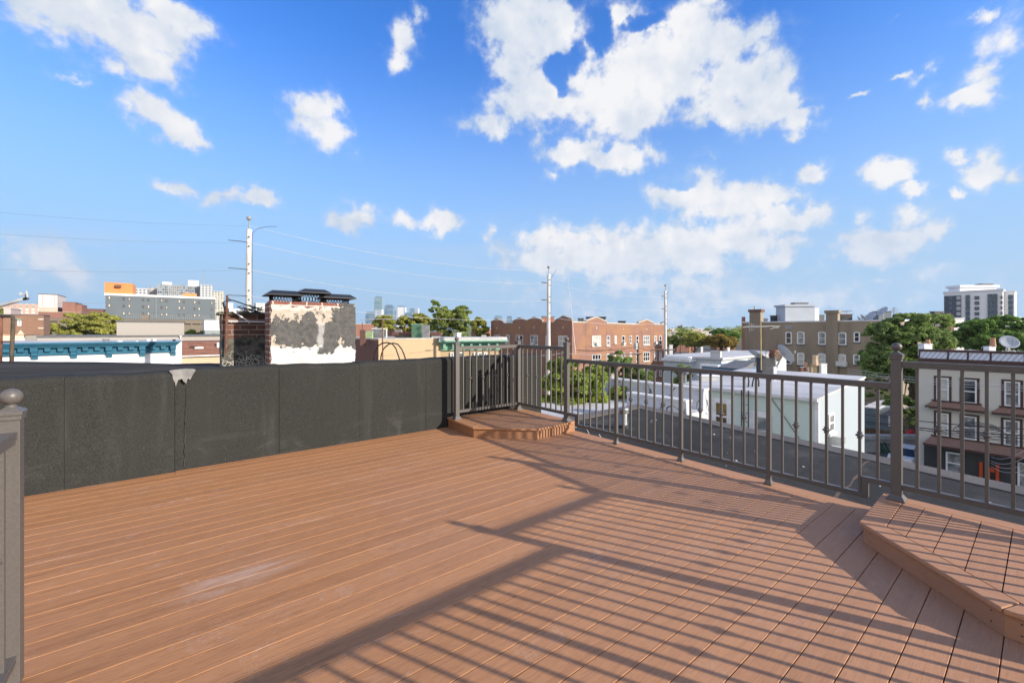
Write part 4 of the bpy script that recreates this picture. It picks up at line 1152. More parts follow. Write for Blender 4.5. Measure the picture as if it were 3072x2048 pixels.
mb = MB(); p = at(*q(21, 1735, 185), 540); mb.tube([p, p + Vector((0, 0, 150 / 5.6 * 540 / F + 8))], [.5, .2], 5); mb.solo('antenna_mast', M['grey'], 'tall thin antenna mast on the towers behind the hospital', 'antenna')
boxV('apartment_tower', 'pale blue tower with paired windows right of the wide grey tower', 21, 1680, 1890, 195, 650, 30, G1, M['lightgrey'])
boxV('apartment_tower', 'tall cream gridded tower at the right end of the hospital', 21, 1870, 2085, 300, 660, 40, G3, M['white_dull'])
boxV('shed', 'grey shed with a white corrugated roof left of the old chimney', 1, 2065, 2420, 575, 80, 10, tex('grey_shed', (.26, .3, .31), (.23, .27, .28), 1), M['white'], cat='shed', rt=1.6)
boxV('apartment_tower', 'small far tower rising between the two chimneys', 2, 400, 490, 905, 900, 30, grid('far_tower_grid', (.62, .6, .56), (.3, .34, .38), 4, 3.2, .5, .5), M['lightgrey'])
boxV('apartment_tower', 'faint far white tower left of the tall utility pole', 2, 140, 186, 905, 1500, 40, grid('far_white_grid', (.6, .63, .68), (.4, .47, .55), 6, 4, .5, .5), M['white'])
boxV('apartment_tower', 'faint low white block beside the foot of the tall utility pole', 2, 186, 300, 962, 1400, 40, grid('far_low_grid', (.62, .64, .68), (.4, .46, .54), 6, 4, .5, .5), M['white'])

# ------------------------------------------------------------------ skyline
GB = grid('blue_tower_glass', (.13, .21, .29), (.08, .15, .23), 7, 7, .8, .75, glass2=(.17, .27, .36))
GB2 = grid('teal_tower_glass', (.18, .29, .34), (.13, .24, .30), 9, 8, .8, .75, glass2=(.24, .35, .4))
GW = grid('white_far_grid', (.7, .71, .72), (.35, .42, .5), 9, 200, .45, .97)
def tower(label, x0, x1, yt, d, m, crown=None, taper=0, cx=.0):
    a, b = at(*q(3, x0, 700), d), at(*q(3, x1, 700), d)
    zt = at(*q(3, (x0 + x1) / 2, yt), d).z
    t = (b - a); t.z = 0; w = t.length; t.normalize(); n = Vector((-t.y, t.x, 0))
    if n.dot(a) < 0: n = -n
    root = thing('skyscraper', label, 'skyscraper', (a.x, a.y, GZ), 'far skyline towers')
    dep = w * .8
    mb = MB(); i_ = taper * w
    B_ = [a, b, b + n * dep, a + n * dep]; T_ = [a + t * i_ + n * i_, b - t * i_ + n * i_, b - t * i_ + n * (dep - i_), a + t * i_ + n * (dep - i_)]
    mb.loft([(p.x, p.y, GZ) for p in B_], [(p.x, p.y, zt) for p in T_]); mb.build('tower_body', m, root)
    if crown:
        z2 = at(*q(3, (x0 + x1) / 2, crown), d).z; mb = MB(); i2 = i_ + .12 * w
        mb.prism([(p.x, p.y) for p in (a + t * i2 + n * i2, b - t * i2 + n * i2, b - t * i2 + n * (dep - i2), a + t * i2 + n * (dep - i2))], zt + .01, z2); mb.build('crown', GB, root)
tower('tallest slim pale blue glass tower in the far skyline', 322, 415, 285, 2300, GB2, 268)
tower('dark blue stepped tower lowest at the left of the far skyline', 218, 328, 470, 2050, GB, 450, .02)
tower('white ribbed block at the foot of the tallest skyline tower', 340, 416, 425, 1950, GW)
tower('blue tower with a tapering top right of the tallest skyline tower', 434, 548, 380, 2150, GB, 366, .07)
tower('small dark blue tower wedged between tapering and white skyline towers', 545, 582, 438, 2300, GB)
tower('white gridded skyline tower with a dark crown', 580, 683, 396, 2000, GW, 378)
tower('slim dark glass side block against the white gridded skyline tower', 684, 698, 392, 2060, GB)
tower('low dark blue block behind the trees in the skyline', 690, 770, 460, 2000, GB)
tower('pale glass tower at the right end of the main skyline group', 735, 800, 428, 2200, GB2, 412)
tower('white slab at the right end of the main skyline group', 798, 846, 410, 2100, GW)
tower('left one of two small far towers above the brick flats', 1732, 1830, 512, 2300, GB2, 496)
tower('right one of two small far towers above the brick flats', 1880, 1946, 514, 2200, GB, 503)

# ------------------------------------------------------------------ cream brick building with green cornice
M['green'] = tex('green_cornice_paint', (.19, .40, .29), (.25, .46, .34), 1.5, .55)
f = FV(41.5, q(3, 375, 0)[0], q(3, 1106, 0)[0])
zt = f.qz(3, 700, 778)[1]
yb = building('corner_building', 'cream brick building with a green bracketed cornice behind the far railing', 'building', f, 14, zt, BR['yellow'], M['stone'], rt=.14, over=.04)
mb = MB(); f.box(mb, -.01, .0, GZ, zt - .02, -14, -.02); mb.build('side_wall', BR['dark'], yb)  # brown brick side, its shade put into the dark colour
A2 = f.P(f.L, 0, 0); b2 = Vector((A2.x + 6.0, A2.y - 2.7, 0))
g = Fac((A2.x + .02, A2.y - .01), (b2.x, b2.y))
zw = g.qz(3, 1450, 900)[1]; zg = g.qz(3, 1450, 787)[1]
pA, pB = g.P(0, -.1, 0), g.P(g.L, -.1, 0); mb = MB(); mb.prism([tuple(pA)[:2], tuple(pB)[:2], tuple(pB.to_2d() * 1.14), tuple(pA.to_2d() * 1.14)], GZ, zt - .05); mb.build('front_wall', BR['yellow'], yb)
mb = MB(); Lg = g.L
zz = [g.qz(3, 1450, y)[1] for y in (785, 800, 812, 824, 866, 902)]
g.box(mb, -.3, Lg + .9, zz[1], zz[0], -.2, 1.0); g.box(mb, -.2, Lg + .7, zz[2], zz[1] - .002, -.2, .8); g.box(mb, -.1, Lg + .5, zz[3], zz[2] - .002, -.2, .6)
g.box(mb, -.05, Lg + .15, zz[5], zz[3] - .002, -.05, .12)
co = mb.build('cornice', M['green'], yb)
for k in range(7):
    c = .35 + (Lg - .6) * k / 6; mb = MB(); g.box(mb, c - .12, c + .12, zz[4] - .1, zz[3] - .003, .11, .55); mb.build('bracket', M['green'], co)
mb = MB()
for k in range(40): c = .2 + (Lg - .3) * k / 39; g.box(mb, c - .045, c + .045, zz[3] - .2, zz[3] - .003, .11, .25)
mb.build('dentil', M['green'], co)
mb = MB(); g.box(mb, -.25, Lg + .8, zz[0] + .002, zz[0] + .35, -3, .9); mb.build('parapet_cover', M['roofwhite'], yb)
for a, b in ((1218, 1262), (1290, 1380), (1495, 1530), (1540, 1600), (1615, 1650)):
    window(g, yb, g.rect(3, a, b, 928, 1080), M['white'], M['glass_half'], .12)
D = dirn(q(3, 1322, 0)[0]); b = at(q(3, 1322, 0)[0], 1018, 44)
boxV('chimney', 'white painted chimney standing above the green cornice', 3, 1300, 1346, 706, 47, .8, M['white'], M['white'], cat='chimney', z0=zt + .12)
# clutter on and behind its roof
def onroof(name, label, k, x0, x1, y0, y1, d, m, cat, group=None, dep=.5, top=None, street=False):
    a, b = at(*q(k, x0, y1), d), at(*q(k, x1, y1), d)
    a.z = b.z = GZ if street else a.z - .5
    zt_ = at(*q(k, x0, y0), d).z
    t = (b - a); t.z = 0; w = t.length; t.normalize(); n = Vector((-t.y, t.x, 0))
    if n.dot(a) < 0: n = -n
    n = n * dep * w
    c = (a + b + n) / 2
    root = thing(name, label, cat, (c.x, c.y, a.z), group)
    mb = MB(); mb.prism([(p.x, p.y) for p in (a, b, b + n, a + n)], a.z, zt_); mb.build('body', m, root, bevel=.01)
    mb = MB(); e = t * .04 * w; e2 = n.normalized() * .04 * w
    mb.prism([(p.x, p.y) for p in (a - e - e2, b + e - e2, b + n + e + e2, a + n - e + e2)], zt_ + .003, zt_ + .06 * w + .02); mb.build('cap', top or m, root)
    return root
onroof('chimney', 'dark red brick chimney stub right of the patched chimney', 24, 287, 400, 372, 600, 43.5, BR['dark'], 'chimney')
onroof('rooftop_hut', 'green stained roof hut beside the dark red chimney stub', 24, 400, 560, 395, 600, 46, tex('green_render', (.32, .43, .22), (.22, .3, .16), 3), 'hut', top=M['grey'])
onroof('rooftop_hut', 'grey roof hut with a white framed top above the cream wall', 24, 560, 800, 345, 580, 47, tex('slate_render', (.13, .14, .15), (.2, .21, .22), 2), 'hut', top=M['white'])
onroof('door_frame', 'white door frame beside the grey roof hut', 24, 862, 890, 330, 575, 46, M['white'], 'frame')
onroof('parapet_wall', 'long dark parapet above the cream brick wall', 24, 1050, 2050, 478, 580, 48, tex('sooty_render', (.12, .115, .11), (.19, .18, .17), 1.5), 'wall', dep=.1, top=BR['dark'])
onroof('parapet_wall', 'grey square stub at the left end of the dark parapet', 24, 1055, 1200, 360, 480, 49, tex('grey_render', (.2, .195, .185), (.3, .29, .27), 2), 'wall')
onroof('rooftop_hut', 'green metal roof hut with rust streaks in front of the trees', 24, 1430, 1650, 250, 478, 47, tex('green_rusty_metal', (.06, .19, .13), (.09, .16, .1), 2, stretch=(1, 1, .3)), 'hut', top=M['green'])
onroof('chimney', 'grey metal clad chimney with a black dish, right of the green hut', 24, 1650, 1815, 262, 478, 47, tex('grey_metal_clad', (.26, .27, .28), (.17, .18, .19), 4), 'chimney', top=M['galv'])
onroof('skylight', 'white box on the roof at the right end of the dark parapet', 24, 1875, 2025, 515, 575, 46.5, M['white_dull'], 'skylight')
onroof('vent_pipe', 'thin dark flue on the roof above the dark red chimney stub', 24, 338, 352, 205, 372, 46, M['rust'], 'vent')
onroof('vent_pipe', 'small grey vent box left of the brick flats', 3, 1585, 1640, 728, 775, 60, M['lightgrey'], 'vent')
boxV('brick_building', 'far low red brick building seen under the skyline', 24, 200, 640, 235, 130, 14, BR['red'], M['stone'])
boxV('brick_building', 'far red brick block behind the trees by the grey stub', 24, 1120, 1420, 300, 150, 14, BR['red'], M['stone'])
boxV('brick_building', 'small far brick house with white cornice left of the brick flats', 3, 1630, 1720, 655, 160, 12, BR['red'], M['white'])

# ------------------------------------------------------------------ red brick flats
V0 = 41.0
fr = FV(V0, q(4, 1126, 0)[0], q(4, 2110, 0)[0]); U0 = fr.p0.x
fl_ = FU(U0, q(4, 260, 0)[0], q(4, 1126, 0)[0])
zbx = fr.qz(4, 2110, 705)[1] - .1
flats = building('brick_flats', 'three storey red brick apartment building with stepped gabled parapets', 'building', fr, fl_.L, zbx - .1, BR['flats'], M['dark'], over=-.05, o=-.02, q0=.02)
mb = MB(); fr.box(mb, .02, .03, GZ, zbx - .2, -fl_.L, -.01)
top = [(260, 665), (320, 630), (395, 665), (396, 681), (489, 681), (490, 660), (560, 622), (645, 652), (722, 615), (808, 650), (809, 673), (935, 673), (945, 650), (1032, 603), (1125, 637), (1126, 650)]
pts = [fl_.qz(4, *p) for p in top]
Ll = fl_.L - .005
pts[-1] = (Ll, pts[-1][1]); pts[-2] = (Ll - .05, pts[-2][1])
mb = MB()
for (a, za), (b, zb) in zip(pts, pts[1:]):
    if b - a > .02: fl_.poly(mb, [(a, GZ), (b - .0005, GZ), (b - .0005, zb), (a, za)], -.35, 0)
lw = mb.build('side_wall', BR['flats'], flats)
mb = MB()
for (a, za), (b, zb) in zip(pts, pts[1:]):
    if b - a > .06: fl_.poly(mb, [(a, za + .003), (b, zb + .003), (b, zb + .16), (a, za + .16)], -.4, .06)
mb.build('coping', tex('grey_coping_stone', (.36, .33, .3), (.3, .28, .26), 2), flats)
top = [(1130, 668), (1275, 670), (1276, 655), (1385, 614), (1495, 660), (1496, 678), (1835, 690), (1840, 670), (1922, 642), (2000, 674), (2001, 692), (2110, 692)]
pts = [fr.qz(4, *p) for p in top]; pts[0] = (.005, pts[0][1])
mb = MB()
for (a, za), (b, zb) in zip(pts, pts[1:]):
    if b - a > .05: fr.poly(mb, [(a, GZ), (b - .0005, GZ), (b - .0005, zb), (a, za)], -.35, 0)
mb.build('front_wall', BR['flats'], flats)
mb = MB()
for (a, za), (b, zb) in zip(pts, pts[1:]):
    if b - a > .1: fr.poly(mb, [(a, za + .003), (b, zb + .003), (b, zb + .16), (a, za + .16)], -.4, .06)
mb.build('coping', tex('pale_coping_stone', (.56, .5, .42), (.46, .41, .35), 2), flats)
def diamond(F_, X, Y, h):
    a, z = F_.qz(4, X, Y); mb = MB(); F_.poly(mb, [(a - h * .7, z), (a, z - h), (a + h * .7, z), (a, z + h)], -.02, .03); mb.build('diamond', M['stone'], flats)
for X, Y in ((324, 727), (565, 722), (722, 720), (1030, 718)): diamond(fl_, X, Y, .22)
for X, Y, h in ((1388, 724, .22), (1677, 738, .14), (1924, 737, .2)): diamond(fr, X, Y, h)
PANES = [M['glass'], M['glass_half'], M['glass_half'], M['glass_blind']]
wr = random.Random(8)
for a, b, y0, y1, m_ in ((293, 357, 800, 900, 1), (422, 458, 800, 899, 0), (528, 603, 802, 904, 1), (683, 762, 803, 908, 1), (846, 880, 806, 912, 0), (983, 1076, 808, 920, 1)):
    for row in range(3):
        r_ = list(fl_.rect(4, a, b, y0, y1)); r_[2] -= 3.05 * row; r_[3] -= 3.05 * row
        window(fl_, flats, r_, M['white'], wr.choice(PANES), .09, M['stone'], mull=m_, ac=(row == 0 and a in (422, 683)))
for a, b, y0, y1, m_ in ((1340, 1433, 808, 918, 2), (1495, 1530, 808, 915, 0), (1580, 1602, 808, 888, 0), (1657, 1690, 808, 912, 0), (1742, 1763, 808, 888, 0), (1808, 1836, 808, 905, 0), (1887, 1955, 808, 905, 2), (2005, 2028, 810, 905, 0), (2058, 2082, 810, 905, 0)):
    for row in range(3):
        r_ = list(fr.rect(4, a, b, y0, y1)); dz = fr.qz(4, (a + b) / 2, 808)[1] - fr.qz(4, (a + b) / 2, 1007 - (a - 1340) * .045)[1]
        r_[2] -= dz * row; r_[3] -= dz * row
        window(fr, flats, r_, M['white'], wr.choice(PANES), .09, M['stone'], mull=m_, ac=(row == 0 and a in (1340, 1657, 2005)))
# roof clutter on the flats
onroof('chimney', 'orange brick chimney on the roof behind the left gables of the flats', 4, 808, 935, 612, 665, 70, tex('orange_brick', (.5, .2, .12), (.42, .16, .1), 2), 'chimney', top=M['coping'])
onroof('rooftop_hut', 'dark rounded hatch on the roof of the brick flats', 4, 1193, 1252, 625, 668, 68, M['coping'], 'hatch')
onroof('rooftop_hut', 'black hut behind the wide gable of the brick flats', 4, 1290, 1485, 618, 668, 72, M['dark'], 'hut', dep=.3)
onroof('roof_vents', 'black vent box on the roof right of the wide gable', 4, 1625, 1700, 656, 682, 72, M['black'], 'vent', dep=.4)
onroof('rooftop_hut', 'dark chimney block at the right end of the brick flats', 4, 2072, 2092, 668, 695, 78, M['coping'], 'chimney')
mb = MB(); p0, p1 = at(*q(4, 1165, 1005), 50), at(*q(4, 1078, 150), 50)
mb.tube([p0, p0.lerp(p1, .5), p1], [.05, .035, .015], 5)
mb.solo('antenna_mast', M['white_dull'], 'thin leaning white antenna mast before the brick flats', 'antenna')

# ------------------------------------------------------------------ utility poles and wires
M['pole'] = tex('bleached_pole_wood', (.68, .66, .62), (.52, .5, .47), 3, .8, stretch=(3, 3, .25))
M['polebrown'] = tex('brown_pole_wood', (.2, .15, .11), (.14, .1, .08), 3, .85, stretch=(3, 3, .25))
M['wire'] = flat('pale_wire', (.62, .62, .62), .4); M['wiregrey'] = flat('grey_wire', (.2, .22, .25), .5); M['wired'] = flat('dark_wire', (.05, .05, .055), .5)
PV = 29.5
def polepos(px):
    D = dirn(px); k = PV / D.y; return Vector((D.x * k, PV)), k
pnt = []
PD = [(747, 688, (677, 728.7, 809.4, 888.5), 'tallest nearest bleached wooden pole rising behind the two chimneys', .19),
      (1646, 822, (811, 850, 901, 950.5), 'bleached wooden pole before the middle of the brick flats', .2),
      (1996, 872, (862, 890, 927, 966), 'farther bleached wooden pole at the right end of the brick flats', .19)]
for px, pt, ins, lab, rad in PD:
    xy, k = polepos(px); zt = z_at(pt, k)
    root = thing('utility_pole', lab, 'utility pole', (xy.x, xy.y, GZ), 'bleached power poles along the street')
    mb = MB(); n = 9
    mb.tube([(xy.x + rnd.uniform(-.03, .03), xy.y, GZ + (zt - GZ) * i_ / n) for i_ in range(n + 1)], [rad * (1.2 - .45 * i_ / n) for i_ in range(n + 1)], 10); mb.build('pole_shaft', M['pole'], root, smooth=True)
    mb = MB(); mb.tube([(xy.x, xy.y, zt), (xy.x, xy.y, zt + .6)], .035, 6); mb.lathe((xy.x, xy.y, zt + .55), [(.09, 0), (.13, .06), (.13, .16), (.07, .24)], 8); mb.build('top_pin', M['grey'], root)
    hk = [(.18, -.2), (.45, .1), (.95, .28), (1.45, .36)] if px < 1000 else [(.2, -.35), (.55, .1), (.9, .5)]
    mb = MB(); mb.tube([(xy.x + .14, xy.y - .16, zt - 7), (xy.x + .15, xy.y - .16, zt - .6)] + [(xy.x + a, xy.y - .16, zt + b) for a, b in hk], .014, 5); mb.build('riser_cable', M['wired'], root, smooth=True)
    zs = [z_at(y, k) for y in ins]
    mb = MB()
    for z in zs[1:]:
        for dz in (.35, -.2): mb.tube([(xy.x + .02, xy.y - .25, z + dz), (xy.x - .02, xy.y - .1, z + dz)], .05, 6)
    mb.build('bolt', M['grey'], root)
    for z in zs[1:]:
        mb = MB(); mb.tube([(xy.x - 1.05, xy.y - .18, z), (xy.x - .45, xy.y - .18, z + .01)], .02 if px < 1000 else .045, 8); mb.tube([(xy.x - .45, xy.y - .18, z + .01), (xy.x - .1, xy.y - .12, z)], .02, 5); mb.build('insulator', M['wired'], root)
    pnt.append((xy, zs))
xy0 = Vector((-21, PV)); p0s = (xy0, [7.6, 6.6, 5.0, 3.5])
NAMES = ['topmost', 'second', 'third', 'lowest']
SP = [('pale %s wire running left out of the picture from the tallest pole', p0s, pnt[0], .85, 'wired'),
      ('pale %s wire between the tallest pole and the pole before the flats', pnt[0], pnt[1], .75, 'wire'),
      ('pale %s wire between the two poles before the brick flats', pnt[1], pnt[2], .5, 'wire'),
      ('pale %s wire leaving right from the farthest bleached pole', pnt[2], (Vector((72, PV + 3)), [6.3, 5.5, 4.0, 2.4]), .6, 'wire')]
for lab, (a, za), (b, zb), sag, m_ in SP:
    for j in range(4):
        mb = MB(); off = -.18 if j else 0
        mb.tube(sagline((a.x, a.y + off, za[j]), (b.x, b.y + off, zb[j]), sag), .011 if m_ == 'wire' else .005, 4)
        l_ = lab % NAMES[j]
        if m_ == 'wired': l_ = l_.replace('pale', 'grey')
        mb.solo('power_wire', M['wiregrey' if m_ == 'wired' else m_], l_, 'wire', 'power wires between the bleached poles')  # sunlit right spans coloured pale, left spans darker: light in the colour
# brown service pole with cross arms
p = at(q(4, 1845, 0)[0], 1100, 47); zt = at(*q(4, 1830, 885), 47).z
root = thing('utility_pole', 'short brown leaning pole with cross arm before the brick flats', 'utility pole', (p.x, p.y, GZ))
tp = at(*q(4, 1830, 885), 47)
mb = MB(); mb.tube([(p.x + .2, p.y, GZ), tp], [.2, .14], 8); mb.build('pole_shaft', M['polebrown'], root)
mb = MB(); c = at(*q(4, 1845, 1003), 46.8); d = Vector((SU, -CU, 0)) * 2.9
mb.tube([c - d * 1.15, c + d * .1], .07, 5); mb.build('cross_arm', M['polebrown'], root)
mb = MB(); c = at(*q(4, 1808, 920), 47); mb.lathe(c, [(.2, -.35), (.22, -.3), (.22, .3), (.15, .4)], 8); mb.build('transformer', M['white_dull'], root)
xy, zs = pnt[2]
c = at(*q(4, 2108, 958), 52.2); mb = MB(); mb.tube([c - Vector((SU, -CU, 0)) * 1.6, c + Vector((SU, -CU, 0)) * 1.4], .08, 5)
mb.solo('cross_arm', M['polebrown'], 'brown cross arm fixed to the farther bleached pole', 'cross arm')
for i_, (xa, ya, xb, yb, m_, lab) in enumerate([(1040, 995, 1850, 990, 'wire', 'pale cable sagging across the brick flats below the first window row'),
        (1180, 960, 1835, 925, 'wired', 'upper dark cable running to the brown pole across the flats'),
        (1180, 962, 1560, 950, 'wired', 'lower dark cable ending midway across the flats'),
        (1840, 930, 2120, 985, 'wired', 'dark cable from the brown pole to the farther bleached pole'),
        (700, 1012, 1040, 985, 'wire', 'pale cable passing behind the far railing corner')]):
    mb = MB(); mb.tube(sagline(at(*q(4, xa, ya), 46), at(*q(4, xb, yb), 46), .2), .022, 4); mb.solo('service_cable', M[m_], lab, 'cable', 'service cables before the brick flats')

# ------------------------------------------------------------------ middle: houses with white roofs
M['paleblue_siding'] = siding('pale_blue_siding', (.55, .62, .66), .14, .25, .1)
f = FU(45, q(5, 175, 0)[0], q(5, 866, 0)[0])
zt = f.qz(5, 600, 1255)[1]
mid = building('row_house', 'pale blue house with a broad white roof beyond the brick flats', 'house', f, 18, zt, M['paleblue_siding'], M['roofwhite'], over=.25, rt=.25)
for a, b, y0, y1 in ((430, 476, 1276, 1332), (482, 526, 1276, 1332), (704, 723, 1270, 1337), (742, 762, 1268, 1347), (290, 330, 1350, 1450)):
    window(f, mid, f.rect(5, a, b, y0, y1), M['white'], M['glass_half'], .08)
fs = Fac(f.P(f.L, 0, 0).to_2d(), (f.P(f.L, 0, 0).x + 14, f.P(f.L, 0, 0).y))
mb = MB(); f.box(mb, .3, 3.4, GZ, f.qz(5, 280, 1275)[1], -.05, 1.1); bay = mb.build('bay', tex('pale_blue_bay', (.5, .57, .62), (.45, .52, .57), 1), mid)
mb = MB(); zb = f.qz(5, 280, 1275)[1]; f.box(mb, .1, 3.6, zb + .002, zb + .3, -.05, 1.4); f.box(mb, .35, 3.3, zb + .303, zb + .55, -.05, 1.1); mb.build('bay_roof', M['white'], mid)
mb = MB(); f.box(mb, 5.2, f.L - .1, zt + .26, zt + .95, -.3, .05); mb.build('parapet', M['roofwhite'], mid)
for (x0, x1, y0, y1, lab, m_) in ((945, 972, 1112, 1170, 'white chimney at the right on the broad white roof', 'white'), (604, 632, 1104, 1160, 'white chimney in the middle of the broad white roof', 'white'),
                            (456, 476, 1105, 1172, 'red pot chimney at the left on the broad white roof', 'terra'), (205, 248, 1080, 1170, 'white framed hut left on the broad white roof', 'white_dull')):
    onroof('chimney' if 'chimney' in lab else 'rooftop_hut', lab, 5, x0, x1, y0, y1, 58, M[m_], 'chimney' if 'chimney' in lab else 'hut')
r_, f, zt = boxU('row_house', 'white shingled house end with a slanted white parapet by the tan building', 5, 866, 1062, 1180, 58, 10, siding('white_shingle', (.72, .7, .66), .2, .2), M['roofwhite'], cat='house')
boxU('shed', 'dark shed squeezed between white house end and tan building', 5, 1030, 1122, 1175, 64, 6, M['coping'], M['dark'], cat='shed')
# grey gabled house with blue side
f = FU(34, q(5, 612, 0)[0], q(5, 1150, 0)[0])
ze, zr_ = f.qz(5, 900, 1358)[1], f.qz(5, 900, 1300)[1]
gh = building('small_house', 'blue sided house with a grey shingled roof behind the mint house', 'house', f, 6, ze - .05, siding('blue_siding', (.08, .17, .30), .13, .3))
mb = MB(); L = f.L
qa = f.qz(5, 830, 1358)[0]
mb.loft([f.P(qa, .2, ze - .04), f.P(qa + .3, -2.2, zr_ + .1), f.P(qa, -6.1, ze - .04)], [f.P(L, .2, ze - .04), f.P(L, -2.2, zr_ + .1), f.P(L, -6.1, ze - .04)])
mb.build('roof', tex('grey_shingles', (.13, .135, .145), (.19, .19, .2), 3), gh)
mb = MB(); f.box(mb, -.1, .06, GZ, ze, -.02, .1); f.box(mb, -.1, qa, ze - .04, ze + .12, -.3, .12); mb.build('trim', M['white'], gh)

# ------------------------------------------------------------------ mint house
f = FU(22, q(7, 170, 0)[0], q(7, 1578, 0)[0])
M['mint'] = siding('mint_siding', (.55, .66, .60), .105, .42, .12, (.42, .48, .36))
M['paleside'] = siding('white_blue_siding', (.40, .46, .51), .105, .3, .08)
p0, p1 = f.p0, f.P(f.L, 0, 0).to_2d()
zf, zb, UD = -1.5, -1.07, 29.6
def zmint(u): return zf + (zb - zf) * (u - 22) / (UD - 22)
mint = thing('mint_house', 'mint green sided house with a white flat roof beyond the railing', 'house', (25.8, (p0.y + p1.y) / 2, GZ))
mb = MB(); va, vb_ = p0.y, p1.y
mb.hexa([(22, vb_, GZ), (UD, vb_, GZ), (UD, va, GZ), (22, va, GZ)], [(22, vb_, zf - .1), (UD, vb_, zb - .1), (UD, va, zb - .1), (22, va, zf - .1)])
mb.build('wall', M['mint'], mint)
mb = MB(); mb.hexa([(22.02, vb_ - .02, GZ), (UD - .01, vb_ - .02, GZ), (UD - .01, vb_ + .01, GZ), (22.02, vb_ + .01, GZ)], [(22.02, vb_ - .02, zf - .11), (UD - .01, vb_ - .02, zb - .11), (UD - .01, vb_ + .01, zb - .11), (22.02, vb_ + .01, zf - .11)])
mb.build('side_wall', M['paleside'], mint)
mb = MB(); mb.hexa([(21.9, vb_ - .06, zf - .098), (UD + .1, vb_ - .06, zb - .098), (UD + .1, va + .06, zb - .098), (21.9, va + .06, zf - .098)], [(21.9, vb_ - .06, zf), (UD + .1, vb_ - .06, zb), (UD + .1, va + .06, zb), (21.9, va + .06, zf)])
mb.build('roof', M['roofwhite'], mint)
mb = MB(); mb.box(21.76, 21.895, vb_ - .05, va + .05, zf - .16, zf - .02); mb.build('gutter', M['white_dull'], mint)
mb = MB(); mb.box(21.96, 22.12, vb_ - .045, vb_ + .1, GZ, zf - .17); mb.build('corner_board', M['white'], mint)
mb = MB(); mb.box(21.95, 21.999, va - .2, va - .02, GZ, zf - .17); mb.build('corner_board', M['white'], mint)
for (a, b, y0) in ((500, 652, 708), (900, 1066, 852)):
    r_ = list(f.rect(7, a, b, y0, y0 + 60)); r_[2] = r_[3] - 1.55
    window(f, mint, r_, M['white'], glassm('amber_blind_glass', (.28, .2, .06), (.1, .07, .04), .1) if a == 500 else M['glass_half'], .1, M['white'], o=.06, trim=M['white'])
fsd = FV(vb_ - .02, q(7, 1582, 0)[0], q(7, 2062, 0)[0])
window(fsd, mint, fsd.rect(7, 1688, 1742, 836, 1030), M['white'], M['glass_half'], .09, M['white'])
a = fsd.rect(7, 1690, 1765, 1062, 1140)
mb = MB(); fsd.box(mb, a[0], a[0] + .62, a[2], a[2] + .42, -.02, .5); acu = mb.build('air_conditioner', M['ac'], mint)
mb = MB(); fsd.box(mb, a[0] + .04, a[0] + .58, a[2] + .04, a[2] + .38, .501, .506); mb.build('grille', M['grey'], acu)
ld = thing('roof_ladder', 'thin black ladder with two arched hoops on the mint house front', 'ladder', f.P(f.Q(q(7, 850, 0)[0]), .2, -6))
D_L = f.hit(q(7, 850, 0)[0])[1]
mb = MB(); pa, pb = f.qz(7, 808, 580), f.qz(7, 885, 580)
for X in (808, 880):
    a_, _ = f.qz(7, X, 700); mb.tube([f.P(a_, .28, zf + .05), f.P(a_, .28, -7)], .025, 6)
mb.build('rail', M['black'], ld)
for k in range(10):
    a_, b_ = f.qz(7, 808, 700)[0], f.qz(7, 880, 700)[0]; mb = MB(); z = zf - .25 - .42 * k; mb.tube([f.P(a_, .28, z), f.P(b_, .28, z)], .014, 5); mb.build('rung', M['black'], ld)
dh = 21.6
for pts in ([(815, 705), (818, 620), (840, 500), (866, 458), (892, 480), (908, 560), (892, 708)], [(965, 705), (980, 590), (1005, 495), (1035, 474), (1070, 500), (1092, 570), (1089, 712)]):
    mb = MB(); mb.tube([at(*q(22, X, Y), dh) for X, Y in pts], .035, 6); mb.build('hoop', M['black'], ld, smooth=True)
mb = MB(); mb.tube([f.P(f.qz(7, 1100, 680)[0], .05, f.qz(7, 1100, 680)[1]), f.P(f.qz(7, 1400, 1110)[0], .05, f.qz(7, 1400, 1110)[1])], .016, 5)
mb.solo('service_cable', M['wired'], 'black cable slanting down across the mint house front', 'cable')

def dish(label, c, r, n, foot, group, m=None, back=True):
    n = Vector(n).normalized(); a = n.cross(Vector((0, 0, 1))).normalized(); b = n.cross(a).normalized()
    root = thing('satellite_dish', label, 'satellite dish', foot, group)
    vs, fs = [], []
    for rad, off in ((0, 0), (.35, .02), (.7, .08), (1, .17), (1.02, .16), (.7, .055), (.35, -.005), (0, -.03)):
        for k in range(24):
            t = 2 * math.pi * k / 24
            vs.append(c + (a * math.cos(t) * .92 + b * math.sin(t)) * r * max(rad, .001) + n * r * off)
    for i_ in range(7):
        for k in range(24): fs.append((i_ * 24 + k, i_ * 24 + (k + 1) % 24, (i_ + 1) * 24 + (k + 1) % 24, (i_ + 1) * 24 + k))
    mb = MB(); mb.add(vs, fs); mb.build('reflector', m or tex('dish_grey', (.42, .45, .47), (.36, .39, .41), 5, .45), root, smooth=True)
    mb = MB(); foot = Vector(foot); k_ = c - n * r * .25
    mb.tube([c - n * .02, k_, foot + (k_ - foot) * .45 + Vector((0, 0, .05)), foot], [.05, .05, .05, .045], 8); mb.lathe(foot, [(.14, 0), (.14, .03), (.06, .05)], 8); mb.build('mount', M['lightgrey'], root, smooth=True)
    mb = MB(); tip = c + n * r * .95 - b * r * -.35
    mb.tube([c + b * r * .95, tip], .018, 5); mb.lathe(tip, [(.05, -.06), (.06, 0), (.05, .06)], 8); mb.build('feed_arm', M['grey'], root)
    return root
dg = 'satellite dishes on the white mint house roof'
toc = Vector((-SU, CU, 0))
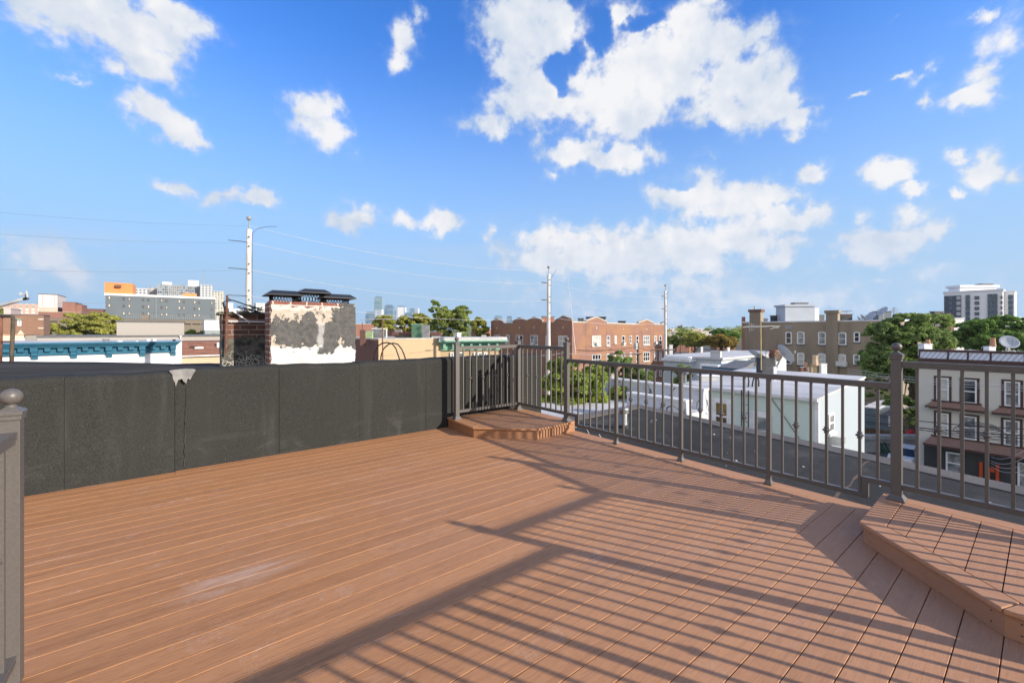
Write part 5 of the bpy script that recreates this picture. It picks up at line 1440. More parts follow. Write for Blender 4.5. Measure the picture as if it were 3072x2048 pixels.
c1 = at(*q(22, 1070, 118), 25.5); c2 = at(*q(22, 1568, 72), 25.0)
dish('big tilted dish left of the antenna mast on the mint house roof', c1, .62, (.45, -.35, .85), at(*q(22, 1010, 290), 25.4), dg)
dish('big grey dish on an angled arm right of the black chimney block', c2, .62, (.62, -.5, .5), at(*q(22, 1415, 340), 25), dg)
dish('rust stained tan dish hidden behind the black chimney block', at(*q(22, 1400, 110), 27), .42, (.8, .2, .4), at(*q(22, 1400, 300), 27), dg, tex('rusty_dish', (.5, .38, .26), (.4, .2, .1), 4))
r_ = onroof('chimney', 'square black tarred chimney block on the mint house roof', 22, 1155, 1395, 172, 372, 24.6, tex('tarred_block', (.035, .04, .047), (.07, .075, .085), 5, .6, bmp=.8, bdist=.03), 'chimney', dep=.8)
mb = MB(); b = at(*q(22, 1340, 168), 25); mb.lathe(b, [(.13, 0), (.13, .5), (.145, .51), (.145, .54), (.1, .55)], 12); mb.build('flue', M['rust'], r_)
onroof('roof_duct', 'white square duct at the foot of the black chimney block', 22, 1372, 1425, 320, 560, 23.2, M['white'], 'duct')
ym = thing('tv_antenna', 'yellow antenna mast with comb antenna on the mint house roof', 'antenna', at(*q(22, 1138, 365), 24.4))
mb = MB(); mb.tube([at(*q(22, 1138, 370), 24.4), at(*q(5, 1364, 795), 24.4)], .035, 8); mb.build('mast', tex('yellow_mast', (.55, .42, .2), (.42, .32, .16), 5), ym)
mb = MB(); mb.tube([at(*q(5, 1135, 852), 24.4), at(*q(5, 1480, 838), 24.4), at(*q(5, 1612, 842), 24.4)], .02, 5)
for X, y0, y1 in ((1212, 795, 905), (1240, 800, 900), (1262, 815, 885), (1300, 832, 852)):
    mb.tube([at(*q(5, X + 12, y0), 24.4), at(*q(5, X, (y0 + y1) / 2), 24.4), at(*q(5, X + 18, y1), 24.4)], .012, 4)
for X in (1225, 1250, 1275, 1300, 1340, 1380, 1420):
    c = at(*q(5, X, 846), 24.4); d = Vector((.25, .35, .05)); mb.tube([c - d, c + d], .01, 4)
for a_, b_ in (((1470, 835), (1590, 865)), ((1485, 878), (1612, 842))): mb.tube([at(*q(5, *a_), 24.4), at(*q(5, *b_), 24.4)], .014, 4)
mb.build('antenna', tex('dull_aluminium', (.5, .5, .47), (.4, .4, .38), 5, .4), ym)
onroof('skylight', 'flat low skylight at the left end of the mint house roof', 22, 30, 350, 490, 545, 24, M['lightgrey'], 'skylight', dep=.5, top=M['white'])
vt = at(*q(5, 398, 1560), 22.6)
mb = MB(); mb.lathe(vt, [(.1, 0), (.1, .42), (.09, .43), (.2, .5), (.21, .56), (.12, .66), (.01, .68)], 14); mb.solo('roof_vent', M['galv'], 'grey mushroom vent at the near left corner of the mint roof', 'vent')
onroof('chimney', 'small white chimney base with a red and white pot on the mint roof edge', 22, 1908, 2030, 325, 392, 26.4, M['white'], 'chimney')
mb = MB(); b = at(*q(22, 1966, 322), 26.4); mb.lathe(b, [(.1, 0), (.12, .1), (.08, .14), (.1, .2), (.12, .3), (.08, .34)], 10); mb.solo('chimney_pot', M['terra'], 'red pot standing on the small white chimney base', 'chimney pot')
onroof('chimney', 'tan brick chimney with a cream pot on the mint roof edge', 22, 2072, 2175, 285, 400, 26.2, BR['yellow'], 'chimney')
mb = MB(); b = at(*q(22, 2135, 282), 26.2); mb.lathe(b, [(.19, 0), (.14, .3), (.13, .55), (.16, .56), (.16, .62), (.1, .63)], 10); mb.solo('chimney_pot', tex('cream_pot', (.6, .45, .3), (.5, .34, .2), 6), 'cream pot standing on the tan brick chimney', 'chimney pot')
onroof('roof_duct', 'white square box at the right end of the mint roof edge', 22, 2252, 2360, 262, 405, 26, M['white'], 'duct')
for X, l_ in ((1868, 'left'), (1955, 'right')):
    mb = MB(); b = at(*q(22, X, 392), 25.9); mb.lathe(b, [(.14, 0), (.16, .1), (.1, .2), (.12, .22)], 10); mb.solo('chimney_pot', M['rust'], l_ + ' one of two low brown pots on the mint roof edge', 'chimney pot')

# ------------------------------------------------------------------ whitewashed parapets between own roof and the flats
def cracked():
    m, nt, b = new_mat('cracked_whitewash')
    P = wpos(nt); n = noise(nt, P, 1.2, 7); 
    wv = nt.nodes.new('ShaderNodeVectorMath'); wv.operation = 'ADD'; lk(nt, P, wv.inputs[0])
    nn = nt.nodes.new('ShaderNodeTexNoise'); nn.inputs['Scale'].default_value = 1.4; lk(nt, P, nn.inputs['Vector']); lk(nt, nn.outputs['Color'], wv.inputs[1])
    vo = nt.nodes.new('ShaderNodeTexVoronoi'); vo.feature = 'DISTANCE_TO_EDGE'; vo.inputs['Scale'].default_value = .9; lk(nt, wv.outputs[0], vo.inputs['Vector'])
    cr = mth(nt, 'MULTIPLY', mth(nt, 'LESS_THAN', vo.outputs['Distance'], .022), rampf(nt, noise(nt, P, .8, 3), .45, .6))
    col = mixc(nt, rampf(nt, n, .35, .7), (.56, .59, .63), (.42, .44, .48))
    lk(nt, mixc(nt, cr, col, (.1, .1, .11)), b.inputs['Base Color']); b.inputs['Roughness'].default_value = .8
    return m
M['cracked'] = cracked()
f = FU(14, q(14, 820, 0)[0], q(14, 2000, 0)[0]); zt = f.qz(14, 1300, 395)[1]
wb = building('low_building', 'low whitewashed building with cracked parapet between own roof and mint house', 'building', f, .35, zt, M['cracked'], M['white_dull'], over=.04, rt=.07)
f2 = FU(11.3, q(14, 1100, 0)[0], q(14, 1800, 0)[0]); z2 = f2.qz(14, 1400, 560)[1]
mb = MB(); fp_ = block(f2, .3, 0, 0); mb.prism(fp_, GZ, z2); mb.build('inner_parapet', M['cracked'], wb)
mb = MB(); mb.prism(block(f2, .36, 0, 0, o=.03), z2 + .002, z2 + .06); mb.build('coping', M['white_dull'], wb)
mb = MB(); mb.box(9.2, 13.98, 7.2, 13, GZ, -1.25); mb.build('roof', M['roofwhite'], wb)
onroof('chimney', 'pale chimney stub on the cracked whitewashed parapet', 14, 918, 980, 290, 372, 17.5, M['stone'], 'chimney')

# ------------------------------------------------------------------ tan apartment building
M['tan'] = tex('stained_tan_render', (.30, .25, .188), (.21, .173, .133), .5, .9, stretch=(1, 1, .22), detail=8, fine=.15, lo=.3, hi=.75)
U1 = 70
f = FU(U1, q(5, 1125, 0)[0], 2700)
zt = f.qz(5, 1800, 790)[1]
tan = building('tan_apartments', 'drab tan rendered apartment building with white arched windows', 'building', f, 16, zt, M['tan'], M['white_dull'], over=.1, rt=.18)
fbox(f, tan, 'brick_corner', BR['flats'], 5, 1124, 1156, 722, 1600, -.4, .05)
for k, a, b, y0 in ((5, 1232, 1372, 660), (6, 112, 246, 528)):
    r_ = f.rect(k, a, b, y0, y0 + 50); mb = MB(); f.box(mb, r_[0], r_[1], GZ, r_[3], -.8, .3); mb.build('pilaster', M['tan'], tan)
    mb = MB(); f.box(mb, r_[0] - .15, r_[1] + .15, r_[3] + .002, r_[3] + .4, -.95, .45); mb.build('pilaster_cap', BR['dark'] if k == 5 else M['tan'], tan)
wl = [(5, 1680, 1760, 912, 1066), (5, 1828, 1923, 910, 1068), (5, 2095, 2195, 910, 1075), (6, 245, 338, 742, 888), (6, 420, 492, 738, 855),
      (5, 1678, 1757, 1185, 1322), (5, 1828, 1920, 1175, 1332), (5, 2093, 2192, 1183, 1342), (6, 243, 333, 990, 1135), (6, 415, 490, 993, 1108)]
pn = [0, 1, 2, 1, 0, 0, 3, 3, 3, 1]
for (k, a, b, y0, y1), c in zip(wl, pn):
    r_ = f.rect(k, a, b, y0, y1); w_ = arch_window(f, tan, r_, M['white'], PANES[c], M['coping'], .13)
    if a == 243:
        mb = MB(); m_ = (r_[0] + r_[1]) / 2; f.box(mb, m_ - .6, m_ + .6, r_[2] + .14, r_[2] + .75, .02, .5); mb.build('air_conditioner', M['ac'], w_)
fbox(f, tan, 'louvre', M['grey'], 5, 1683, 1765, 828, 875, -.02, .06)
def ont(name, label, k, x0, x1, y0, y1, d, m, cat, **kw): return onroof(name, label, k, x0, x1, y0, y1, d, m, cat, **kw)
bx = ont('roof_plant', 'big light grey metal clad plant box on the tan building', 5, 1676, 2050, 590, 800, 66, tex('grey_sheet_metal', (.40, .44, .49), (.36, .40, .45), .6, .45), 'plant box', dep=.5)
ont('roof_plant', 'low grey vent cowl on top of the plant box', 5, 1796, 1965, 552, 592, 67, M['galv'], 'vent', dep=.4, top=M['coping'])
ont('roof_plant', 'white side cabinet right of the plant box', 5, 2052, 2108, 612, 800, 66.5, M['white'], 'plant box', dep=.6)
ont('chimney', 'black chimney with a red brick cap left of the plant box', 5, 1528, 1665, 712, 800, 68, M['dark'], 'chimney', top=BR['red'])
ont('roof_plant', 'dark cage on the roof right of the plant box', 5, 2112, 2175, 700, 800, 69, M['coping'], 'plant box')
ont('roof_vents', 'small white vent frame on the roof left of the black chimney', 5, 1395, 1455, 745, 800, 70, M['white_dull'], 'vent')
ont('chimney', 'dark brick chimney right of the second pilaster on the tan building', 6, 276, 405, 545, 620, 62, M['dark'], 'chimney', top=BR['red'])
ont('rooftop_hut', 'slate grey hut on the right end of the tan building', 6, 702, 848, 512, 600, 60, tex('slate_hut', (.13, .15, .17), (.16, .18, .2), 1), 'hut')
ont('rooftop_hut', 'white skylight hut left of the slate grey hut', 6, 630, 700, 520, 605, 61, M['white'], 'hut', top=M['coping'])
dt = 'dishes on the tan building roof'
for X, Y, r, l_ in ((480, 590, .35, 'smallest dish on the tan building roof'), (525, 578, .5, 'dark middle dish on the tan building roof'), (612, 572, .85, 'largest dish on the tan building roof'), (752, 508, .75, 'dish on top of the slate grey hut')):
    c = at(*q(6, X, Y), 59); dish(l_, c, r, (-.5, .35, .5) if r > .6 else (.4, -.5, .5), c - Vector((0, 0, r + .3)), dt)
mb = MB(); b = at(*q(6, 872, 600), 60); t = at(*q(6, 878, 462), 60); mb.tube([b, t], .05, 5)
for k in range(4): c = b.lerp(t, .6 + .12 * k); d = Vector((.5, -.45, .15)); mb.tube([c - d * (1 - .2 * k), c + d * (1 - .2 * k)], .035, 4)
mb.solo('tv_antenna', M['grey'], 'thin antenna right of the slate grey hut on the tan building', 'antenna')
mb = MB(); b = at(*q(6, 335, 545), 64); t = at(*q(6, 335, 505), 64); mb.tube([b, t], .04, 4); d = Vector((SU, -CU, 0)) * .75; mb.tube([t - d, t + d], .035, 4)
for k in range(5): c = t - d + d * .5 * k; mb.tube([c - Vector((.2, .3, -.1)), c + Vector((.2, .3, -.1))], .025, 4)
mb.solo('tv_antenna', M['grey'], 'wide antenna above the dark brick chimney on the tan building', 'antenna')
mb = MB(); b = at(*q(5, 1290, 660), 72); mb.tube([b, at(*q(5, 1290, 585), 72)], .14, 6); mb.solo('vent_pipe', M['stone'], 'thin flue above the left pilaster of the tan building', 'vent')

# ------------------------------------------------------------------ far right: tower, dark brick block
M['tow'] = tex('white_tower_panel', (.86, .87, .87), (.82, .83, .84), .05, .6)
f = FU(298, q(6, 1443, 0)[0], q(6, 2110, 0)[0]); zt = f.qz(6, 1750, 292)[1]
tw = building('apartment_tower', 'white modern tower block with dark blue glass bays at the right', 'building', f, 26, zt, M['tow'], M['white'], over=.3, rt=1.0)
M['navy'] = tex('navy_panel', (.06, .085, .13), (.075, .1, .15), .1, .5)
fbox(f, tw, 'navy_bay', M['navy'], 6, 1447, 1640, 328, 640, -.1, .5)
for row in range(6):
    y = 335 + 60 * row
    for a, b in ((1449, 1466), (1498, 1545), (1588, 1635)):
        fbox(f, tw, 'window', M['glass_blue'] if a != 1588 else M['lightgrey'], 6, a, b, y, y + 38, .3, .8)
    fbox(f, tw, 'window', M['glass_blue'], 6, 1690, 1740, y - 14, y + 40, -.1, .6)
    fbox(f, tw, 'window', M['glass_blue'], 6, 1792, 1845, y - 2, y + 36, -.1, .5)
    fbox(f, tw, 'window', M['glass_blue'], 6, 1940, 1990, y - 26, y + 28, -.1, .6); fbox(f, tw, 'window', M['glass_blue'], 6, 1994, 2052, y - 27, y + 28, -.1, .6)
    for X in (2086, 2099, 2112 - 6): fbox(f, tw, 'window', M['pane_dark'], 6, X, X + 6, y - 5, y + 26, -.1, .4)
f3 = FU(305, q(6, 2112, 0)[0], q(6, 2246, 0)[0]); z3 = f3.qz(6, 2180, 290)[1]
t2 = building('apartment_tower', 'narrow white stair wing on the right side of the modern tower', 'building', f3, 20, z3, M['tow'], M['white'], over=.2, rt=.6)
for row in range(6): fbox(f3, t2, 'window', M['glass_blue'], 6, 2172, 2226, 320 + 60 * row, 374 + 60 * row, -.1, .6)
ont('penthouse', 'white setback penthouse on the modern tower', 6, 1625, 2040, 235, 300, 205, M['tow'], 'penthouse', dep=.3)
ont('roof_plant', 'left black cooling unit on the modern tower penthouse', 6, 1715, 1785, 218, 242, 206, M['coping'], 'plant box')
ont('roof_plant', 'right dark plant screen on the modern tower penthouse', 6, 1872, 2000, 200, 235, 206, M['coping'], 'plant box')
ont('brick_building', 'dark building end with a red brick edge before the modern tower', 6, 1345, 1500, 535, 720, 90, M['coping'], 'building', top=M['dark'], street=True)
ont('chimney', 'red brick pier at the right of the dark building end', 6, 1500, 1520, 528, 700, 88, BR['red'], 'chimney', street=True)
ont('chimney', 'short red brick chimney with a dark cap by the white low block', 6, 1522, 1560, 628, 700, 86, BR['red'], 'chimney', top=BR['dark'], street=True)
ont('low_building', 'white low block in front of the modern tower', 6, 1528, 1672, 590, 700, 100, M['white'], 'building', dep=.3, street=True)
ont('rooftop_hut', 'small peaked dark hut left of the modern tower', 6, 1335, 1440, 512, 545, 95, M['coping'], 'hut', street=True)
ont('low_building', 'low white block at the right picture edge beside the tower', 6, 2275, 2420, 580, 700, 260, M['white'], 'building', dep=.3, street=True)

# ------------------------------------------------------------------ far institution behind the middle trees
f_a = at(*q(5, 140, 950), 420); f_b = at(*q(5, 735, 950), 420)
f = Fac((f_a.x, f_a.y), (f_b.x, f_b.y)); zt = f.qz(5, 450, 882)[1]
ins = building('institution', 'long far pale building with a small pediment behind the trees', 'building', f, 30, zt, grid('institution_grid', (.58, .53, .47), (.36, .2, .14), 5, 30, .45, .6), M['white_dull'], rt=.8)
mb = MB(); f.poly(mb, [f.qz(5, X, Y) for X, Y in ((475, 905), (600, 905), (545, 862))], -6, .6); mb.build('pediment', M['stone'], ins)
mb = MB(); r_ = f.rect(5, 366, 388, 835, 890); f.box(mb, r_[0], r_[1], r_[2], r_[3], -12, -5); mb.build('chimney', BR['red'], ins)

# ------------------------------------------------------------------ cream row house at the right
M['cream'] = siding('cream_siding', (.60, .585, .52), .115, .55, .06)
M['brownmetal'] = tex('brown_metal_trim', (.085, .045, .04), (.065, .035, .03), 3, .5)
U2 = 46
f = FU(U2, q(8, 722, 0)[0], 3700)
zt = f.qz(8, 1100, 150)[1]
cr = building('row_house', 'cream sided row house with brown pent roofs and black ground floor', 'house', f, 11, zt - .5, M['cream'], M['roofwhite'], over=-.1, rt=.08)
def ribbed():
    m, nt, b = new_mat('ribbed_white_panel'); v, h, z = wall_uv(nt)
    ln = mth(nt, 'LESS_THAN', mth(nt, 'FRACT', mth(nt, 'DIVIDE', h, .27)), .14)
    n = noise(nt, wpos(nt), 2, 4)
    lk(nt, mixc(nt, ln, mixc(nt, n, (.62, .64, .68), (.52, .54, .58)), (.16, .14, .14)), b.inputs['Base Color']); b.inputs['Roughness'].default_value = .5
    return m
za, zb_, zc_ = f.qz(8, 760, 136)[1], f.qz(8, 760, 204)[1], f.qz(8, 760, 226)[1]
mb = MB(); L = f.L
mb.loft([f.P(.05, .5, zb_), f.P(.05, .2, za - .12), f.P(.05, -.2, za - .12), f.P(.05, -.2, zb_)], [f.P(L, .5, zb_), f.P(L, .2, za - .12), f.P(L, -.2, za - .12), f.P(L, -.2, zb_)]); mb.build('mansard', ribbed(), cr)
mb = MB(); f.box(mb, -.02, L, za - .118, za + .04, -.25, .26); f.box(mb, -.02, L, zc_ - .1, zb_ - .002, -.02, .58)
for X in (722, 962, 1127, 1317, 1602):
    a_ = f.qz(8, X, 170)[0]
    mb.loft([f.P(a_, .53, zb_), f.P(a_, .23, za - .12), f.P(a_, -.1, za - .12), f.P(a_, -.1, zb_)], [f.P(a_ + .1, .53, zb_), f.P(a_ + .1, .23, za - .12), f.P(a_ + .1, -.1, za - .12), f.P(a_ + .1, -.1, zb_)])
mb.build('eaves_trim', M['brownmetal'], cr)
fbox(f, cr, 'soffit_band', BR['dark'], 8, 765, 1900, 232, 252, -.02, .22)
for i_, (a, b, y0, y1) in enumerate(((866, 972, 372, 566), (1083, 1206, 388, 586), (1436, 1570, 404, 612), (866, 970, 668, 868), (1083, 1205, 694, 890), (1432, 1566, 728, 945))):
    window(f, cr, f.rect(8, a, b, y0, y1), M['white'], (M['glass_blind'], M['glass'], M['glass_half'], M['glass_blind'], M['glass_half'], M['glass_half'])[i_], .09, None, o=.06, trim=M['brownmetal'])
M['scallop'] = brick('scalloped_brown_shingle', (.32, .19, .135), (.27, .155, .11), (.17, .1, .075), .2, .085, samt=.1)
def pent(Xa, Xb, Ya, Yb, o, name='pent_roof'):
    a_, b_ = f.qz(8, Xa, Ya)[0], f.qz(8, Xb, Ya)[0]; z1, z0 = f.qz(8, Xa, Ya)[1], f.qz(8, Xa, Yb)[1]
    mb = MB(); mb.loft([f.P(a_ + .35, 0, z1), f.P(a_, o, z0), f.P(a_, -.01, z0)], [f.P(b_ - .35, 0, z1), f.P(b_, o, z0), f.P(b_, -.01, z0)]); p_ = mb.build(name, M['scallop'], cr)
    mb = MB(); f.box(mb, a_ - .02, b_ + .02, z0 - .16, z0 - .002, -.02, o + .03); f.box(mb, a_ + .3, b_ - .3, z1 - .01, z1 + .1, -.02, .06); mb.build('fascia', M['brownmetal'], p_)
    return z0
pent(782, 1300, 558, 598, .5); pent(1338, 2300, 612, 652, .5)
zl = pent(775, 2300, 850, 900, 1.0)
M['blackcedar'] = siding('black_siding', (.02, .022, .027), .14, .3, .05)
mb = MB(); f.box(mb, .3, L, GZ + .14, zl - .2, -.02, .25); gf = mb.build('ground_floor', M['blackcedar'], cr)
gfac = FU(U2 - .25, q(8, 722, 0)[0], 3700)
window(gfac, cr, gfac.rect(8, 945, 1088, 1000, 1180), M['white'], M['glass_half'], .1, None)
window(gfac, cr, gfac.rect(8, 1548, 1700, 1090, 1300), M['white'], M['glass_half'], .1, None)
M['door_orange'] = flat('orange_red_paint', (.5, .07, .015), .45)
mb = MB()
r1, r2 = gfac.rect(8, 1226, 1256, 1078, 1260), gfac.rect(8, 1364, 1394, 1092, 1260)
gfac.box(mb, r1[0], r1[1], GZ + .14, r1[3], -.02, .1); gfac.box(mb, r2[0], r2[1], GZ + .14, r1[3], -.02, .1)
dw = mb.build('door_frame', M['door_orange'], cr)
mb = MB(); gfac.box(mb, r1[1], r2[0], GZ + .14, r1[3], -.02, .03); mb.build('door', M['black'], dw)
mb = MB(); gfac.box(mb, r1[1] + .15, r1[1] + .35, GZ + .14, GZ + 1.6, .031, .08); gfac.box(mb, r1[1] + .36, r2[0] - .05, GZ + 1.3, GZ + 1.6, .031, .08); mb.build('door_bar', M['door_orange'], dw)
def potchim(X0, X1, y0, y1, px0, px1, py0, lab, lab2):
    r_ = onroof('chimney', lab, 8, X0, X1, y0, y1, 35.5, M['white'], 'chimney', dep=.8)
    b = at(*q(8, (px0 + px1) / 2, y0 - 2), 35.6); rad = (px1 - px0) / 2 / 2.8 * 35.5 / F; h = (y0 - py0) / 2.8 * 35.5 / F
    mb = MB(); mb.lathe(b, [(rad, .05), (rad * .85, h * .6), (rad * .72, h * .9), (rad * .85, h * .92), (rad * .85, h), (rad * .4, h + .01)], 8); mb.build('chimney_pot', M['terra'], r_)
potchim(764, 832, 92, 140, 776, 812, 52, 'white chimney with a short orange pot, left on the cream house', '')
potchim(1310, 1366, 114, 150, 1320, 1360, 40, 'white chimney with a tall tapered orange pot on the cream house', '')
dish('pale round dish on the cream house roof by the right edge', at(*q(8, 1475, 76), 34), .62, (-.62, -.25, .5), at(*q(8, 1448, 150), 34.2), 'dish on the cream house')

# ------------------------------------------------------------------ corner yard between mint and cream houses
def ub(name, label, k, x0, x1, y0, y1, d, m, cat, dep=.5, **kw): return onroof(name, label, k, x0, x1, y0, y1, d, m, cat, dep=dep, **kw)
M['slate_siding'] = siding('slate_blue_siding', (.13, .19, .24), .16, .5, .1)
f = FU(62, q(23, 200, 0)[0], q(23, 480, 0)[0])
zt = f.qz(23, 300, 285)[1]
sb = building('small_house', 'slate blue sided house seen between the railing posts under the tree', 'house', f, 8, zt, M['slate_siding'], M['white_dull'])
f = FU(60, q(23, 420, 0)[0], q(23, 800, 0)[0])
s2 = building('small_house', 'dark house front with white window posts behind the tall railing post', 'house', f, 6, f.qz(23, 600, 430)[1], M['slate_siding'], M['coping'])
for X in (485, 690): fbox(f, s2, 'window_post', M['white'], 23, X, X + 35, 440, 650, -.02, .1)
f = FU(61, q(23, 1000, 0)[0], q(23, 1380, 0)[0])
building('small_house', 'tan shed wall with dark eaves under the tree', 'shed', f, 5, f.qz(23, 1160, 340)[1], M['garage'], M['coping'])
M['fencewood'] = tex('old_fence_wood', (.17, .11, .065), (.09, .06, .04), 2, .9, stretch=(6, 6, .4))
def slatfence(name, label, U, k, x0, x1, y0, zb, m, gap=.16, lean=0, cat='fence'):
    f = FU(U, q(k, x0, 0)[0], q(k, x1, 0)[0]); zt = f.qz(k, (x0 + x1) / 2, y0)[1]
    root = thing(name, label, cat, f.P(f.L / 2, 0, zb)); mb = MB(); n = int(f.L / gap); rg = random.Random(3)
    for i_ in range(n):
        a_ = i_ * gap; dz = rg.uniform(-.06, .04); l_ = lean * (zt - zb) * rg.uniform(.7, 1.2)
        mb.hexa([f.P(a_, 0, zb), f.P(a_ + gap * .86, 0, zb), f.P(a_ + gap * .86, .03, zb), f.P(a_, .03, zb)],
                [f.P(a_ + l_, 0, zt + dz), f.P(a_ + l_ + gap * .86, 0, zt + dz), f.P(a_ + l_ + gap * .86, .03, zt + dz), f.P(a_ + l_, .03, zt + dz)])
    mb.build('slat', m, root); mb = MB()
    for t in (.2, .8): f.box(mb, 0, f.L, zb + (zt - zb) * t, zb + (zt - zb) * t + .1, -.06, -.005)
    mb.build('rail', m, root); return f, zt
slatfence('fence', 'brown board fence behind the green slatted fence', 56, 23, 150, 1390, 740, GZ, M['fencewood'])
M['greenslat'] = tex('green_fence_slat', (.03, .10, .085), (.02, .07, .06), 2, .6)
slatfence('fence', 'green slatted fence with leaning loose slats beside the mint house', 51.5, 23, 150, 760, 930, GZ, M['greenslat'], .2, -.5)
slatfence('fence', 'upright dark green slatted fence right of the tall post', 51, 23, 960, 1400, 1020, GZ, M['greenslat'], .12)
ub('wall', 'pale wall strip behind the green slatted fences', 23, 150, 1390, 890, 1000, 39.3, M['lightgrey'], 'wall', dep=.02, street=True)
mb = MB(); c = at(*q(23, 1122, 790), 40.6)
mb.lathe(c, [(.04, .5), (.18, .4), (.28, .1), (.3, -.25), (.2, -.36), (.1, -.55)], 9); mb.solo('cloth', flat('red_cloth', (.5, .02, .035), .7), 'red cloth hanging over the brown fence', 'cloth')
# white car in the yard
cp = Vector((48.2, 7.45, 0))
car = thing('parked_car', 'white parked car half hidden behind the own roof edge', 'car', (cp.x, cp.y, GZ + .13))
cx, cy, z0 = cp.x, cp.y, GZ + .16
def sect(y, pts): return [(cx + y, cy - x, z0 + z) for x, z in pts]
mb = MB(); body = [(-.85, .3), (-.88, .6), (-.82, .92), (.82, .92), (.88, .6), (.85, .3)]
mb.loft(sect(-2.1, [(x * .9, z * .95) for x, z in body]), sect(-1.2, body)); mb.loft(sect(-1.199, body), sect(1.2, body)); mb.loft(sect(1.201, body), sect(2.1, [(x * .9, z * .95) for x, z in body])); mb.build('body', M['white'], car, bevel=.04)
mb = MB(); mb.loft([(cx - 1.2, cy - .78, z0 + .925), (cx + 1.5, cy - .78, z0 + .925), (cx + 1.5, cy + .78, z0 + .925), (cx - 1.2, cy + .78, z0 + .925)],
        [(cx - .6, cy - .62, z0 + 1.42), (cx + 1.0, cy - .62, z0 + 1.42), (cx + 1.0, cy + .62, z0 + 1.42), (cx - .6, cy + .62, z0 + 1.42)]); mb.build('window', M['glass'], car)
mb = MB(); mb.box(cx - .62, cx + 1.02, cy - .63, cy + .63, z0 + 1.425, z0 + 1.46); mb.build('car_roof', M['white'], car)
for sx in (-1, 1):
    for sy in (-1.35, 1.35):
        mb = MB(); mb.tube([(cx + sy, cy + sx * .72, z0 + .18), (cx + sy, cy + sx * .9, z0 + .18)], .32, 14); w_ = mb.build('wheel', M['black'], car)
for X, l_ in ((1210, 'left'), (1262, 'right')):
    c = at(*q(23, X, 1400), 34.6); mb = MB(); mb.tube([(c.x, c.y, GZ), (c.x, c.y, at(*q(23, X, 1190), 34.6).z)], .05, 6); mb.lathe((c.x, c.y, at(*q(23, X, 1190), 34.6).z), [(.06, 0), (.06, .03), (.02, .07)], 8)
    mb.solo('gate_post', M['white'], l_ + ' one of two white gate posts by the parked car', 'gate post', 'white gate posts')

# cables along the side street
cf = FU(39, q(8, 100, 0)[0], 3300)
CB = [(120, 300, 1600, 442, .012, 'thin topmost pale cable across the cream house upper windows', 'wire'), (120, 322, 1600, 460, .016, 'second pale cable across the cream house upper windows', 'wire'), (120, 340, 1600, 482, .012, 'third pale cable across the cream house upper windows', 'wire'),
      (230, 572, 800, 622, .016, 'single pale cable below the tree crown left of the cream house', 'wire'),
      (200, 672, 1600, 802, .03, 'thick black cable highest of the lower bundle before the cream house', 'wired'), (200, 728, 1600, 858, .036, 'thickest black cable in the middle of the lower bundle', 'wired'),
      (200, 744, 1600, 880, .026, 'black cable just under the thickest one in the lower bundle', 'wired'), (700, 800, 1600, 912, .02, 'lowest thin black cable of the lower bundle', 'wired')]
for xa, ya, xb, yb, r, lab, m_ in CB:
    a_, za_ = cf.qz(8, xa, ya); b_, zb2 = cf.qz(8, xb, yb)
    mb = MB(); mb.tube(sagline(cf.P(a_, 0, za_), cf.P(b_, 0, zb2), .12, 10), r, 5); mb.solo('street_cable', M[m_], lab, 'cable', 'cables along the side street')
mb = MB(); rr = random.Random(2); c0 = cf.P(*[cf.qz(8, 1230, 790)[0], 0, cf.qz(8, 1230, 790)[1]])
for k in range(5):
    pts = []
    for j in range(13): t = 2 * math.pi * j / 12; pts.append(c0 + Vector((0, math.cos(t) * (.75 + .1 * k), math.sin(t) * (.22 + .03 * k) - k * .1 + .1)))
    mb.tube(pts, .02, 5)
mb.solo('cable_coil', M['wired'], 'loose black cable coil hanging on the lower cable bundle', 'cable')
sf = FU(30, q(8, 1000, 0)[0], 3300)
for k, (xa, ya, xb, yb) in enumerate(((1128, 1105, 1602, 985), (1128, 1155, 1602, 1045), (1128, 1180, 1602, 1105), (1128, 1215, 1602, 1150))):
    a_, za_ = sf.qz(8, xa, ya); b_, zb2 = sf.qz(8, xb, yb)
    e = sf.P(a_, -14, za_ - 2.2); mb = MB(); mb.tube(sagline(e, sf.P(b_, 0, zb2), .25, 8), .014, 4)
    mb.solo('service_cable', M['wire'], ('highest', 'second', 'third', 'lowest')[k] + ' pale service cable fanning over the black ground floor', 'cable', 'service cables at the black ground floor')

# ------------------------------------------------------------------ trees
LF = {'mid': leafm('mid_green_leaf', (.34, .41, .10), (.19, .25, .065), (.50, .52, .16)),
      'yellow': leafm('yellow_green_leaf', (.47, .47, .10), (.27, .29, .07), (.62, .57, .17)),
      'autumn': leafm('turning_leaf', (.42, .29, .07), (.22, .2, .045), (.56, .36, .11)),
      'dark': leafm('deep_green_leaf', (.27, .38, .11), (.13, .21, .065), (.48, .54, .2)),
      'bright': leafm('fresh_green_leaf', (.34, .43, .06), (.19, .28, .045), (.48, .52, .11)),
      'lush': leafm('lush_green_leaf', (.19, .34, .06), (.1, .19, .04), (.32, .43, .11))}
def q1(k, X, Y, d, rx, rz, ry=None): s = ZO[k][2]; return cm(*q(k, X, Y), d, rx / s, rz / s, (ry or rx) / s)
tree('tree', 'leafy tree between brown brick building and tall beige block', [q1(1, 760, 520, 95, 170, 110), q1(1, 1040, 500, 95, 170, 105), q1(1, 620, 600, 95, 110, 60), q1(1, 900, 590, 95, 220, 75)], LF['yellow'], nclump=120, per=170, size=.3, group='city trees', seed=2)
tree('tree', 'small tree right of the tall beige block', [q1(1, 1960, 615, 70, 90, 45)], LF['mid'], nclump=26, per=120, size=.2, group='city trees', seed=3)
